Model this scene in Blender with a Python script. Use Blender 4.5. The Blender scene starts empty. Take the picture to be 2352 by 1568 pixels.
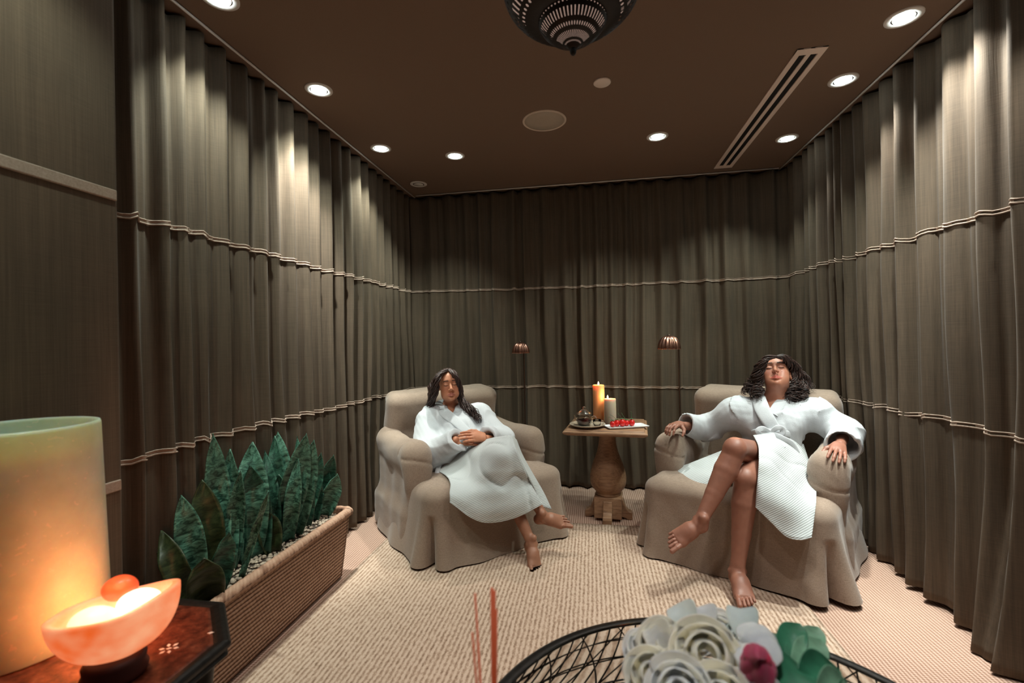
import bpy, bmesh, math, random
import numpy as np
from mathutils import Vector, Matrix, Quaternion
random.seed(7); rng=np.random.default_rng(7)
C=bpy.context.scene.collection
PI=math.pi
# ------------------------------------------------------------------ survey of the room (camera measured from the vanishing points)
FPX=1067.9; YAW=.16956; PIT=-.00411; ROL=-.01926; CAMZ=1.30
_F=np.array([-math.sin(YAW)*math.cos(PIT),math.cos(YAW)*math.cos(PIT),-math.sin(PIT)])
_R0=np.array([math.cos(YAW),math.sin(YAW),0]); _U0=np.cross(_R0,_F)
_R=math.cos(ROL)*_R0+math.sin(ROL)*_U0; _U=-math.sin(ROL)*_R0+math.cos(ROL)*_U0
CAM=np.array([0,0,CAMZ])
def P(x,y,D): return CAM+(_F+_R*(x-1176)/FPX-_U*(y-784)/FPX)*D   # surveyed point: sight line + distance
def PZ(x,y,z):
    d=_F+_R*(x-1176)/FPX-_U*(y-784)/FPX; return CAM+d*((z-CAMZ)/d[2])
XL,XR,YB,HC=-1.74,1.68,4.26,2.71
# ------------------------------------------------------------------ helpers
def nrm(v): v=np.asarray(v,float); return v/(np.linalg.norm(v)+1e-12)
def link(o,parent=None):
    C.objects.link(o)
    if parent is not None: o.parent=parent
    return o
def mesh_obj(name,V,F,mat,parent=None,smooth=True,col=None,uv=None):
    me=bpy.data.meshes.new(name)
    V=np.asarray(V,float)
    if parent is not None and parent.type=='EMPTY' or parent is not None:
        M=np.array(wm(parent).inverted()); V=V@M[:3,:3].T+M[:3,3]
    me.from_pydata(V.tolist(),[],[tuple(int(i) for i in f) for f in F])
    for m in (mat if isinstance(mat,(list,tuple)) else [mat]): me.materials.append(m)
    if smooth: me.polygons.foreach_set('use_smooth',[True]*len(me.polygons))
    if col is not None:
        a=me.color_attributes.new('Col','FLOAT_COLOR','POINT')
        a.data.foreach_set('color',np.c_[col,np.ones(len(col))].astype(np.float32).ravel())
    if uv is not None:
        l=me.uv_layers.new(name='UVMap'); idx=np.empty(len(me.loops),dtype=np.int32); me.loops.foreach_get('vertex_index',idx)
        l.data.foreach_set('uv',np.asarray(uv,np.float32)[idx].ravel())
    me.validate(); me.update()
    return link(bpy.data.objects.new(name,me),parent)
def wm(o):
    m=o.matrix_basis.copy()
    if o.parent: m=wm(o.parent)@o.matrix_parent_inverse@m
    return m
def tag(o,label=None,cat=None,group=None,kind=None):
    if label: o['label']=label
    if cat: o['category']=cat
    if group: o['group']=group
    if kind: o['kind']=kind
    return o
def thing(name,label,cat,loc,rotz=0,group=None):
    o=bpy.data.objects.new(name,None); o.empty_display_size=.05
    o.location=Vector([float(a) for a in loc]); o.rotation_euler=(0,0,rotz); C.objects.link(o)
    return tag(o,label,cat,group)
def bevel(o,w=.004,seg=2,ang=.6):
    m=o.modifiers.new('bevel','BEVEL'); m.width=w; m.segments=seg; m.limit_method='ANGLE'; m.angle_limit=ang; return o
def subsurf(o,n=1):
    m=o.modifiers.new('sub','SUBSURF'); m.levels=n; m.render_levels=n; return o
class MB:
    """collects shapes that belong to ONE part"""
    def __init__(s): s.V=[]; s.F=[]; s.n=0; s.uv=[]
    def add(s,V,F,uv=None):
        V=np.asarray(V,float); s.V.append(V); s.F+= [tuple(int(i)+s.n for i in f) for f in F]; s.n+=len(V)
        s.uv.append(np.zeros((len(V),2)) if uv is None else np.asarray(uv)); return s
    def box(s,c,size,rz=0,M=None):
        x,y,z=[a/2 for a in size]
        V=np.array([(i*x,j*y,k*z) for i in(-1,1) for j in(-1,1) for k in(-1,1)])
        if rz: c_,s_=math.cos(rz),math.sin(rz); V=V@np.array([[c_,s_,0],[-s_,c_,0],[0,0,1]])
        if M is not None: V=V@np.array(M).T
        return s.add(V+np.array(c),[(0,1,3,2),(4,6,7,5),(0,4,5,1),(2,3,7,6),(0,2,6,4),(1,5,7,3)])
    def lathe(s,prof,c=(0,0,0),n=32,axis=None,cap=True,wob=None):
        prof=np.asarray(prof,float); m=len(prof); V=[]
        for r,z in prof:
            for k in range(n):
                a=2*PI*k/n; rr=r*(1 if wob is None else wob(a,z)); V.append((rr*math.cos(a),rr*math.sin(a),z))
        V=np.array(V); F=[]
        for i in range(m-1):
            for k in range(n): F.append((i*n+k,i*n+(k+1)%n,(i+1)*n+(k+1)%n,(i+1)*n+k))
        if cap: F.append(tuple(range(n))[::-1]); F.append(tuple((m-1)*n+k for k in range(n)))
        uv=np.array([((k%n)/n,i/(m-1)) for i in range(m) for k in range(n)])
        if axis is not None:
            q=Vector((0,0,1)).rotation_difference(Vector(axis)).to_matrix(); V=V@np.array(q).T
        return s.add(V+np.array(c),F,uv)
    def tube(s,pts,r,n=8,cap=True,flat=None,up=None):
        pts=np.asarray(pts,float); m=len(pts); r=np.broadcast_to(np.asarray(r,float),(m,))
        T=np.gradient(pts,axis=0); T/=np.linalg.norm(T,axis=1)[:,None]+1e-12
        u=np.array(up if up is not None else ((0,0,1) if abs(T[0][2])<.9 else (1,0,0)),float); V=[]
        for i in range(m):
            u=u-T[i]*np.dot(u,T[i])
            u=u/(np.linalg.norm(u)+1e-12); w=np.cross(T[i],u)
            for k in range(n):
                a=2*PI*k/n; fw=1 if flat is None else flat
                V.append(pts[i]+r[i]*(math.cos(a)*u*fw+math.sin(a)*w))
        F=[(i*n+k,i*n+(k+1)%n,(i+1)*n+(k+1)%n,(i+1)*n+k) for i in range(m-1) for k in range(n)]
        if cap: F.append(tuple(range(n))[::-1]); F.append(tuple((m-1)*n+k for k in range(n)))
        return s.add(V,F)
    def sphere(s,c,r,n=16,m=10,rz=0):
        r=np.broadcast_to(np.asarray(r,float),(3,)); V=[(0,0,-1)]
        for i in range(1,m):
            t=-PI/2+PI*i/m
            for k in range(n): a=2*PI*k/n; V.append((math.cos(t)*math.cos(a),math.cos(t)*math.sin(a),math.sin(t)))
        V.append((0,0,1)); V=np.array(V)*r
        if rz: c_,s_=math.cos(rz),math.sin(rz); V=V@np.array([[c_,s_,0],[-s_,c_,0],[0,0,1]])
        F=[(0,1+(k+1)%n,1+k) for k in range(n)]
        for i in range(m-2):
            for k in range(n): F.append((1+i*n+k,1+i*n+(k+1)%n,1+(i+1)*n+(k+1)%n,1+(i+1)*n+k))
        L=len(V)-1; F+=[(L,L-n+k,L-n+(k+1)%n) for k in range(n)]
        return s.add(V+np.array(c),F)
    def grid(s,G,uv=None):
        G=np.asarray(G,float); a,b=G.shape[:2]
        F=[(i*b+j,i*b+j+1,(i+1)*b+j+1,(i+1)*b+j) for i in range(a-1) for j in range(b-1)]
        return s.add(G.reshape(-1,3),F,uv)
    def prism(s,poly,z0,z1):
        n=len(poly); V=[(x,y,z0) for x,y in poly]+[(x,y,z1) for x,y in poly]
        F=[tuple(range(n))[::-1],tuple(range(n,2*n))]+[(k,(k+1)%n,n+(k+1)%n,n+k) for k in range(n)]
        return s.add(V,F)
    def build(s,name,mat,parent=None,smooth=True,uv=False,local=False):
        V=np.vstack(s.V)
        if local and parent is not None:
            M=np.array(wm(parent)); V=V@M[:3,:3].T+M[:3,3]
        return mesh_obj(name,V,s.F,mat,parent,smooth,uv=np.vstack(s.uv) if uv else None)
def cr(pts,n):
    """Catmull-Rom resample"""
    pts=np.asarray(pts,float); m=len(pts); t=np.linspace(0,m-1,n); i=np.clip(t.astype(int),0,m-2); f=(t-i)
    g=lambda k: np.where(((k>=0)&(k<m)).reshape(-1,*([1]*(pts.ndim-1))),pts[np.clip(k,0,m-1)],np.where((k<0).reshape(-1,*([1]*(pts.ndim-1))),2*pts[0]-pts[1],2*pts[-1]-pts[-2]))
    p0,p1,p2,p3=g(i-1),g(i),g(i+1),g(i+2); f=f.reshape(-1,*([1]*(pts.ndim-1)))
    return .5*((2*p1)+(-p0+p2)*f+(2*p0-5*p1+4*p2-p3)*f*f+(-p0+3*p1-3*p2+p3)*f**3)
def cgrid(ctrl,a,b):
    G=cr(np.asarray(ctrl,float),a); return np.swapaxes(cr(np.swapaxes(G,0,1),b),0,1)
# ------------------------------------------------------------------ signed-distance modelling, meshed with surface nets
def snoise(Pt,s=1.,seed=0):
    r=np.random.default_rng(seed); o=0
    for k in range(5):
        d=r.normal(size=3)*s*(1.35**k); q=r.normal(size=3)*s*.7
        o=o+np.sin(Pt@d+1.2*np.sin(Pt@q+r.uniform(0,6))+r.uniform(0,6))/(1.15**k)
    return o/3
def smin(a,b,k):
    if k<=0: return np.minimum(a,b)
    h=np.maximum(k-np.abs(a-b),0)/k; return np.minimum(a,b)-h*h*k*.25
class SDF:
    def __init__(s): s.p=[]
    def _add(s,f,lo,hi,k,op): s.p.append((f,np.array(lo)-k,np.array(hi)+k,k,op)); return s
    def cone(s,a,b,r1,r2,k=.02,op='u',flat=False,sq=None):
        a=np.array(a,float); b=np.array(b,float); ba=b-a; L2=max(ba@ba,1e-9); L=math.sqrt(L2); d=ba/L
        def f(Q):
            pa=Q-a; t=np.clip(pa@ba/L2,0,1); v=pa-t[...,None]*ba
            if sq is not None:   # squash along a direction: (dir,factor)
                dd=nrm(sq[0]); v=v+((v@dd)*(1/sq[1]-1))[...,None]*dd
            o=np.linalg.norm(v,axis=-1)-(r1+(r2-r1)*t)
            if flat: o=np.maximum(o,(Q-b)@d)
            return o
        R=max(r1,r2); return s._add(f,np.minimum(a,b)-R,np.maximum(a,b)+R,k,op)
    def chain(s,pts,rs,k=.02,op='u',flat=False):
        for i in range(len(pts)-1): s.cone(pts[i],pts[i+1],rs[i],rs[i+1],k if i==0 else min(k,.012),op,flat and i==len(pts)-2)
        return s
    def ell(s,c,r,k=.02,op='u',M=None):
        c=np.array(c,float); r=np.array(r,float); M=np.eye(3) if M is None else np.array(M)  # rows = local axes in world
        def f(Q):
            q=(Q-c)@M.T; k0=np.linalg.norm(q/r,axis=-1); k1=np.linalg.norm(q/(r*r),axis=-1)+1e-9
            return k0*(k0-1)/k1
        R=r.max(); return s._add(f,c-R,c+R,k,op)
    def box(s,c,h,rad,k=.02,op='u',M=None):
        c=np.array(c,float); h=np.array(h,float)-rad; M=np.eye(3) if M is None else np.array(M)
        def f(Q):
            q=np.abs((Q-c)@M.T)-h; return np.linalg.norm(np.maximum(q,0),axis=-1)+np.minimum(q.max(-1),0)-rad
        R=np.linalg.norm(h)+rad; return s._add(f,c-R,c+R,k,op)
    def mesh(s,vox,lo=None,hi=None,disp=None,margin=None):
        mg=4*vox
        if lo is None:
            lo=np.min([p[1] for p in s.p if p[4]=='u'],0)-mg; hi=np.max([p[2] for p in s.p if p[4]=='u'],0)+mg
        lo=np.array(lo,float); hi=np.array(hi,float); n=np.ceil((hi-lo)/vox).astype(int)+1
        V=np.full(n,.3,np.float32); ax=[lo[i]+vox*np.arange(n[i]) for i in range(3)]
        for f,l,h,k,op in s.p:
            i0=np.clip(np.floor((l-mg-lo)/vox).astype(int),0,n); i1=np.clip(np.ceil((h+mg-lo)/vox).astype(int)+1,0,n)
            if (i1<=i0).any(): continue
            Q=np.stack(np.meshgrid(*[ax[i][i0[i]:i1[i]] for i in range(3)],indexing='ij'),-1)
            d=f(Q).astype(np.float32); sl=tuple(slice(i0[i],i1[i]) for i in range(3))
            if op=='u': V[sl]=smin(V[sl],d,k)
            elif op=='s': V[sl]=-smin(-V[sl],d,k)
        if disp is not None:
            m=np.abs(V)<.05; idx=np.argwhere(m); V[m]+=disp(lo+vox*idx).astype(np.float32)
        return nets(V,lo,vox)
def nets(V,lo,vox):
    S=V<0; n=V.shape
    c=[S[i:n[0]-1+i,j:n[1]-1+j,k:n[2]-1+k] for i in(0,1) for j in(0,1) for k in(0,1)]
    al=c[0].copy(); an=c[0].copy()
    for q in c[1:]: al&=q; an|=q
    act=np.argwhere(an&~al); ids=-np.ones((n[0]-1,n[1]-1,n[2]-1),np.int64); ids[act[:,0],act[:,1],act[:,2]]=np.arange(len(act))
    cor=np.array([(i,j,k) for i in(0,1) for j in(0,1) for k in(0,1)])
    val=np.stack([V[act[:,0]+a,act[:,1]+b,act[:,2]+g] for a,b,g in cor],1).astype(float)
    acc=np.zeros((len(act),3)); cnt=np.zeros(len(act))
    for a in range(8):
        for b in range(a+1,8):
            if np.abs(cor[a]-cor[b]).sum()!=1: continue
            va,vb=val[:,a],val[:,b]; m=(va<0)!=(vb<0); t=np.where(m,va/(va-vb+1e-12),0)
            acc+=np.where(m[:,None],cor[a]+t[:,None]*(cor[b]-cor[a]),0); cnt+=m
    vt=lo+vox*(act+acc/np.maximum(cnt,1)[:,None]); F=[]
    for ax in range(3):
        a2,a3=(ax+1)%3,(ax+2)%3
        sl0=[slice(None)]*3; sl1=[slice(None)]*3; sl0[ax]=slice(0,-1); sl1[ax]=slice(1,None)
        e=np.argwhere(S[tuple(sl0)]!=S[tuple(sl1)]); e=e[(e[:,a2]>0)&(e[:,a3]>0)&(e[:,a2]<n[a2]-1)&(e[:,a3]<n[a3]-1)]
        if not len(e): continue
        def g(da,db): q=e.copy(); q[:,a2]-=da; q[:,a3]-=db; return ids[q[:,0],q[:,1],q[:,2]]
        q=np.stack([g(1,1),g(0,1),g(0,0),g(1,0)],1); neg=S[e[:,0],e[:,1],e[:,2]]
        q=np.where(neg[:,None],q,q[:,::-1]); F.append(q)
    return vt,np.vstack(F)
def keep(V,F,mask):   # keep faces whose vertices satisfy mask
    F=F[mask[F].all(1)]; u,inv=np.unique(F,return_inverse=True); return V[u],inv.reshape(F.shape)
# ------------------------------------------------------------------ materials
def srgb(r,g,b): return tuple(((c/255)/12.92 if c/255<.04045 else ((c/255+.055)/1.055)**2.4) for c in(r,g,b))
class NT:
    def __init__(s,name):
        s.m=bpy.data.materials.new(name); s.m.use_nodes=True; s.t=s.m.node_tree; s.t.nodes.clear()
        s.out=s.n('ShaderNodeOutputMaterial'); s.b=s.n('ShaderNodeBsdfPrincipled'); s.l(s.b.outputs[0],s.out.inputs[0])
    def n(s,t,**k):
        o=s.t.nodes.new(t)
        for a,b in k.items(): setattr(o,a,b)
        return o
    def l(s,a,b): s.t.links.new(a,b)
    def set(s,**k):
        for a,v in k.items():
            i=s.b.inputs[a.replace('_',' ')]
            if hasattr(v,'is_linked') or hasattr(v,'links'): s.l(v,i)
            else: i.default_value=(*v,1) if isinstance(v,tuple) and len(v)==3 and i.type=='RGBA' else v
        return s
    def coord(s,kind='Object',scale=(1,1,1),rot=(0,0,0)):
        c=s.n('ShaderNodeTexCoord'); m=s.n('ShaderNodeMapping'); m.inputs['Scale'].default_value=scale; m.inputs['Rotation'].default_value=rot
        s.l(c.outputs[kind],m.inputs[0]); return m.outputs[0]
    def noise(s,vec,scale=5,detail=4,rough=.6,dist=0):
        o=s.n('ShaderNodeTexNoise'); o.inputs['Scale'].default_value=scale; o.inputs['Detail'].default_value=detail
        o.inputs['Roughness'].default_value=rough; o.inputs['Distortion'].default_value=dist; s.l(vec,o.inputs['Vector']); return o.outputs['Fac']
    def wave(s,vec,scale=20,dist=0,dir='X',prof='SIN'):
        o=s.n('ShaderNodeTexWave'); o.bands_direction=dir; o.wave_profile=prof; o.inputs['Scale'].default_value=scale; o.inputs['Distortion'].default_value=dist
        o.inputs['Detail'].default_value=2; s.l(vec,o.inputs['Vector']); return o.outputs['Fac']
    def ramp(s,fac,cols,pos=None):
        o=s.n('ShaderNodeValToRGB'); e=o.color_ramp.elements; k=len(cols); pos=pos or [i/(k-1) for i in range(k)]
        while len(e)<k: e.new(.5)
        for i in range(k): e[i].position=pos[i]; e[i].color=(*cols[i],1)
        s.l(fac,o.inputs[0]); return o.outputs[0]
    def math(s,op,a,b=None,c=None):
        o=s.n('ShaderNodeMath',operation=op)
        for i,v in enumerate((a,b,c)):
            if v is None: continue
            if hasattr(v,'links'): s.l(v,o.inputs[i])
            else: o.inputs[i].default_value=v
        return o.outputs[0]
    def mix(s,f,a,b,mode='MIX'):
        o=s.n('ShaderNodeMix',data_type='RGBA',blend_type=mode)
        for i,v in ((0,f),(6,a),(7,b)):
            if hasattr(v,'links'): s.l(v,o.inputs[i])
            else: o.inputs[i].default_value=(*v,1) if isinstance(v,tuple) else v
        return o.outputs[2]
    def bump(s,h,strength=.5,dist=.01):
        o=s.n('ShaderNodeBump'); o.inputs['Strength'].default_value=strength; o.inputs['Distance'].default_value=dist
        s.l(h,o.inputs['Height']); s.l(o.outputs[0],s.b.inputs['Normal']); return s
def simple(name,col,rough=.6,metal=0,spec=.5,noise=0,nscale=40,bump=0,**k):
    t=NT(name); v=t.coord(); c=col
    if noise or bump:
        f=t.noise(v,nscale,4)
        if noise: c=t.ramp(f,[tuple(x*(1-noise) for x in col),tuple(min(1,x*(1+noise)) for x in col)],[.3,.7])
        if bump: t.bump(f,bump,.004)
    t.set(Base_Color=c,Roughness=rough,Metallic=metal,Specular_IOR_Level=spec,**k); return t.m
def emis(name,col,strength): 
    t=NT(name); t.set(Base_Color=col,Emission_Color=col,Emission_Strength=float(strength),Roughness=.6); return t.m
M={}
def cloth(name,col,var=.25,axis='X',slub=1,weave=900):
    t=NT(name)
    stx=(70,70,1.2); v=t.coord('Object',stx); f=t.noise(v,1.0,5,.65)
    v2=t.coord('Object',(260,260,5)); f2=t.noise(v2,1,3,.6)
    v3=t.coord('Object',(9,9,420)); f3=t.noise(v3,1,3,.6)
    big=t.noise(t.coord(),2.2,3)
    h=t.math('ADD',t.math('MULTIPLY',f,.6),t.math('ADD',t.math('MULTIPLY',f2,.5),t.math('MULTIPLY',f3,.35)))
    c=t.ramp(h,[tuple(x*(1-var*1.5) for x in col),col,tuple(x*(1+var*1.6) for x in col)],[.45,.72,1.0])
    c=t.mix(.35,c,t.ramp(big,[(.70,.66,.59),(1.22,1.10,.98)],[.35,.65]),'MULTIPLY')
    t.set(Base_Color=c,Roughness=.82,Specular_IOR_Level=.35,Sheen_Weight=.06,Sheen_Roughness=.4).bump(h,.35,.003); return t.m
M['curtain']=cloth('linen_curtain',(.092,.067,.045))
M['panel']=cloth('linen_panel',(.115,.082,.055))
def trimm():
    t=NT('seam_piping'); f=t.noise(t.coord('Object',(200,200,200)),1,2); t.set(Base_Color=t.ramp(f,[(.27,.19,.14),(.52,.40,.32)]),Roughness=.7); return t.m
M['seam']=trimm()
def slip():
    t=NT('slipcover_linen'); a=t.noise(t.coord('Object',(60,60,900)),1,3); b=t.noise(t.coord('Object',(700,700,50)),1,3); g=t.noise(t.coord(),5,4)
    h=t.math('ADD',t.math('MULTIPLY',a,.5),t.math('MULTIPLY',b,.5))
    c=t.ramp(h,[(.16,.112,.082),(.28,.205,.155),(.38,.29,.225)],[.3,.5,.72]); c=t.mix(.3,c,t.ramp(g,[(.8,.8,.8),(1.1,1.08,1.05)],[.35,.65]),'MULTIPLY')
    t.set(Base_Color=c,Roughness=.85,Sheen_Weight=.2,Specular_IOR_Level=.3).bump(h,.4,.002); return t.m
M['slip']=slip()
def robe():
    t=NT('waffle_robe'); v=t.coord('Object',(1,1,1),(.35,.5,0)); w=t.wave(v,36,.4,'Z'); n=t.noise(t.coord(),300,2)
    h=t.math('ADD',w,t.math('MULTIPLY',n,.3)); c=t.ramp(w,[(.42,.455,.455),(.54,.575,.58)],[.0,.6])
    t.set(Base_Color=c,Roughness=.9,Sheen_Weight=.2,Specular_IOR_Level=.2).bump(h,.5,.002); return t.m
M['robe']=robe()
M['robe_plain']=simple('terry_lining',(.53,.55,.575),.95,spec=.2,noise=.05,nscale=200,bump=.3)
def skin(name):
    t=NT(name); a=t.n('ShaderNodeAttribute',attribute_name='Col'); n=t.noise(t.coord(),26,4); n2=t.noise(t.coord(),260,2)
    c=t.mix(1.0,a.outputs['Color'],t.ramp(n,[(.88,.85,.84),(1.08,1.06,1.05)],[.3,.7]),'MULTIPLY')
    t.set(Base_Color=c,Roughness=.48,Specular_IOR_Level=.45,Subsurface_Weight=.12,Subsurface_Radius=(.9,.35,.2),Subsurface_Scale=.008).bump(n2,.12,.001); return t.m
M['skin']=skin('skin')
def hairm(name,a,b):
    t=NT(name); f=t.noise(t.coord('Object',(120,120,120)),1,2); t.set(Base_Color=t.ramp(f,[a,b],[.4,.7]),Roughness=.5,Specular_IOR_Level=.5); return t.m
M['hair']=hairm('dark_hair',(.012,.006,.005),(.085,.040,.030))
def carpet():
    t=NT('sisal_carpet'); v=t.coord(); w=t.wave(v,20,1.0,'X'); w2=t.wave(v,26,1.5,'Y'); n=t.noise(v,220,3); h=t.math('ADD',t.math('ADD',t.math('MULTIPLY',w,.6),t.math('MULTIPLY',w2,.3)),t.math('MULTIPLY',n,.4))
    c=t.ramp(h,[(.27,.15,.105),(.47,.30,.225),(.62,.44,.355)],[.25,.65,1.1]); t.set(Base_Color=c,Roughness=.95,Specular_IOR_Level=.15).bump(h,.6,.004); return t.m
M['carpet']=carpet()
def rug():
    t=NT('braided_rug'); v=t.coord(); w=t.wave(v,14.5,1.1,'X'); n=t.noise(t.coord('Object',(90,45,90)),1,3); n3=t.noise(t.coord('Object',(260,160,90)),1,2)
    h=t.math('ADD',t.math('MULTIPLY',w,.36),t.math('ADD',t.math('MULTIPLY',n,1.05),t.math('MULTIPLY',n3,.35)))
    c=t.ramp(h,[(.20,.12,.08),(.44,.305,.22),(.60,.455,.355)],[.45,.80,1.15]); t.set(Base_Color=c,Roughness=.95,Specular_IOR_Level=.15).bump(h,.7,.006); return t.m
M['rug']=rug()
M['ceil']=simple('brown_ceiling_paint',(.205,.135,.096),.8,noise=.10,nscale=400,spec=.3)
M['wallp']=simple('brown_wall_paint',(.06,.045,.035),.9)
M['white_trim']=simple('white_painted_metal',(.75,.71,.68),.4)
M['grille']=simple('speaker_grille',(.46,.38,.30),.6,noise=.3,nscale=900)
M['greige']=simple('painted_vent',(.85,.70,.62),.5)
M['black']=simple('black_void',(.004,.004,.004),.8)
M['chrome']=simple('brushed_steel',(.6,.6,.6),.25,1)
M['lamp']=emis('lamp_lens',(.86,1,.98),38)
M['blackmetal']=simple('blackened_iron',(.022,.020,.018),.42,.7,noise=.3,nscale=60,bump=.3)
# ================================================================== THE ROOM
def slab(name,c,size,mat):
    o=MB().box((0,0,0),size).build(name,mat,smooth=False); o.location=c; return tag(o,kind='structure')
YF=-2.2
slab('floor',((XL+XR)/2,(YB+YF)/2,-.05),(XR-XL+.4,YB-YF+.4,.1),M['carpet'])
slab('ceiling',((XL+XR)/2,(YB+YF)/2,HC+.05),(XR-XL+.4,YB-YF+.4,.1),M['ceil'])
slab('wall_left',(XL-.06,(YB+YF)/2,HC/2),(.12,YB-YF,HC),M['wallp'])
slab('wall_right',(XR+.06,(YB+YF)/2,HC/2),(.12,YB-YF,HC),M['wallp'])
slab('wall_back',((XL+XR)/2,YB+.06,HC/2),(XR-XL+.24,.12,HC),M['wallp'])
slab('wall_front',((XL+XR)/2,YF-.06,HC/2),(XR-XL+.24,.12,HC),simple('plaster_front',(.30,.24,.19),.9))
# ---- curtains
def curtain(name,label,s0,s1,crests,place,A,seed,track_xy,hem=.018,wob=.010,flare=None,seams=(.90,1.80),top=.8,TR=.8):
    r=np.random.default_rng(seed); ns=int((s1-s0)/.007)+1; zs=np.r_[np.linspace(0,1,70)]
    s=np.linspace(s0,s1,ns); cx=np.array(crests,float); ph=np.interp(s,cx,2*PI*np.arange(len(cx)))
    fold=np.floor(ph/(2*PI)+.5).astype(int); q=r.uniform(-1,1,(len(cx)+3,4))
    sm=lambda a: np.interp(s,cx,q[:len(cx),a])
    def off(z,ph=ph):
        zz=z/HC; p=ph+(.75*sm(0)*np.sin(z*1.9+3*sm(1))+.45*np.sin(z*2.6+s*3.1+seed))*(1-.75*zz)
        amp=A*(1+.35*sm(2))*(top+(1.12-top)*(1-zz))
        o=amp*(np.cos(p)+.28*np.cos(2*p+.7*sm(3))+.10*np.cos(3*p+z*1.3))
        o+=.006*np.sin(z*5+s*9+seed)*(1-zz)+.0035*np.sin(s*95+2*np.sin(z*2.2)+seed)
        if flare is not None: o=o+flare(s,z)
        return o
    def pt(z,zc): 
        o=off(zc); x,y=place(s,o); return np.stack([x,y,z+0*s],-1)
    G=[]
    for u in zs:
        z0=hem+.010*np.sin(s*6+seed)+.004*np.sin(ph); z1=HC-.012-.016*(1-np.cos(ph*1.0+.4))*.5
        z=z0+(z1-z0)*u; o=off(z); x,y=place(s,o); G.append(np.stack([x,y,z],-1))
    c=thing(name,label,'curtain',(float(np.mean(G[0][:,0])),float(np.mean(G[0][:,1])),0))
    b=MB().grid(np.array(G)).build('fabric',M['curtain'],c)
    m=b.modifiers.new('s','SOLIDIFY'); m.thickness=.003
    for zz in seams:
        z=zz+wob*np.interp(ph/(2*PI)%1,[0,.15,.85,1],[-.6,.5,.9,-.6])*np.interp(s,cx,q[:len(cx),1])+.006*np.sin(s*2.3+zz*3)
        t=MB()
        for dz,rr in ((.0075,.0035),(-.0075,.0045)):
            o=off(z)+.006; x,y=place(s,o); t.tube(np.stack([x,y,z+dz],-1)[::2],rr*TR,6)
        o=off(z)+.0035; x,y=place(s,o); t.grid(np.array([np.stack([x,y,z-.007],-1),np.stack([x,y,z+.007],-1)]))
        t.build('seam_trim',M['seam'],c)
    tr=MB(); a,bq=np.array(track_xy[0]),np.array(track_xy[1]); tr.tube([(*a,HC-.008),(*bq,HC-.008)],.006,8); tr.build('track',M['white_trim'],c)
    return c
LC=[1.22,1.36,1.47,1.60,1.69,1.79,1.91,2.05,2.18,2.27,2.41,2.54,2.66,2.78,2.93,3.05,3.19,3.33,3.48,3.60,3.72,3.86,4.0,4.12,4.3]
curtain('curtain','grey brown linen curtain hanging along the left wall behind the planter',1.20,4.15,LC,lambda s,o:(-1.688+o,s),0.028,3,((-1.63,1.2),(-1.63,4.2)),wob=.014,flare=lambda s,z: -.03*np.exp(-((s-3.3)/.3)**2)*np.clip((1.7-z)/1.3,0,1))
RC=[.2,.4,.6,.8,1.0,1.2,1.4,1.62,1.84,2.04,2.20,2.38,2.57,2.72,2.86,3.0,3.13,3.25,3.35,3.45,3.58,3.69,3.80,3.94,4.06,4.3]
curtain('curtain','taupe linen curtain hanging along the right wall beside the right armchair',.2,4.20,RC,lambda s,o:(1.612-o,s),.031,11,((1.565,.2),(1.565,4.2)),hem=.02,wob=.012,
        flare=lambda s,z: .12*np.exp(-((s-2.12)/.10)**2)*np.clip(1-z/.75,0,1)**1.6-.055*np.exp(-((s-3.2)/.35)**2)*np.clip((1.7-z)/1.3,0,1))
BCr=list(np.cumsum([.10]+list(.15+.05*rng.uniform(-1,1,26)))-1.75)
curtain('curtain','dark linen curtain hanging across the back wall behind the side table',-1.70,1.60,[a for a in BCr if a<1.95]+[2.0],lambda s,o:(s,4.195-o-.10*np.clip((s-1.35)/.3,0,1)**2-.0*s),.022,23,((-1.6,4.15),(1.55,4.15)),wob=.008,TR=.5)
# ---- flat fabric wall section at the left
fp=thing('fabric_wall_panel','flat linen covered wall section beside the tall glowing candle','wall panel',(-1.61,.2,0))
bevel(MB().box((-1.605,-.46,HC/2),(.23,3.44,HC-.004)).build('upholstery',M['panel'],fp,False),.012,3)
for z in (1.795,.875):
    z=z+0
    t=MB(); t.box((-1.487,-.46,z),(.008,3.42,.034)); o=bevel(t.build('seam_trim',M['seam'],fp,False),.003,2)
# ---- area rug
rg=MB(); nx,ny=60,60
G=np.array([[(-1.375+2.375*i/nx,-.9+4.235*j/ny,.014+.0015*math.sin(i*1.3)*math.sin(j*.9)) for i in range(nx+1)] for j in range(ny+1)]); rg.grid(G)
o=rg.build('area_rug',M['rug'],smooth=True); m=o.modifiers.new('s','SOLIDIFY'); m.thickness=.0125; m.offset=-1
tag(o,'large pale braided rug with ribbed rows lying under both armchairs','rug')
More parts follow.
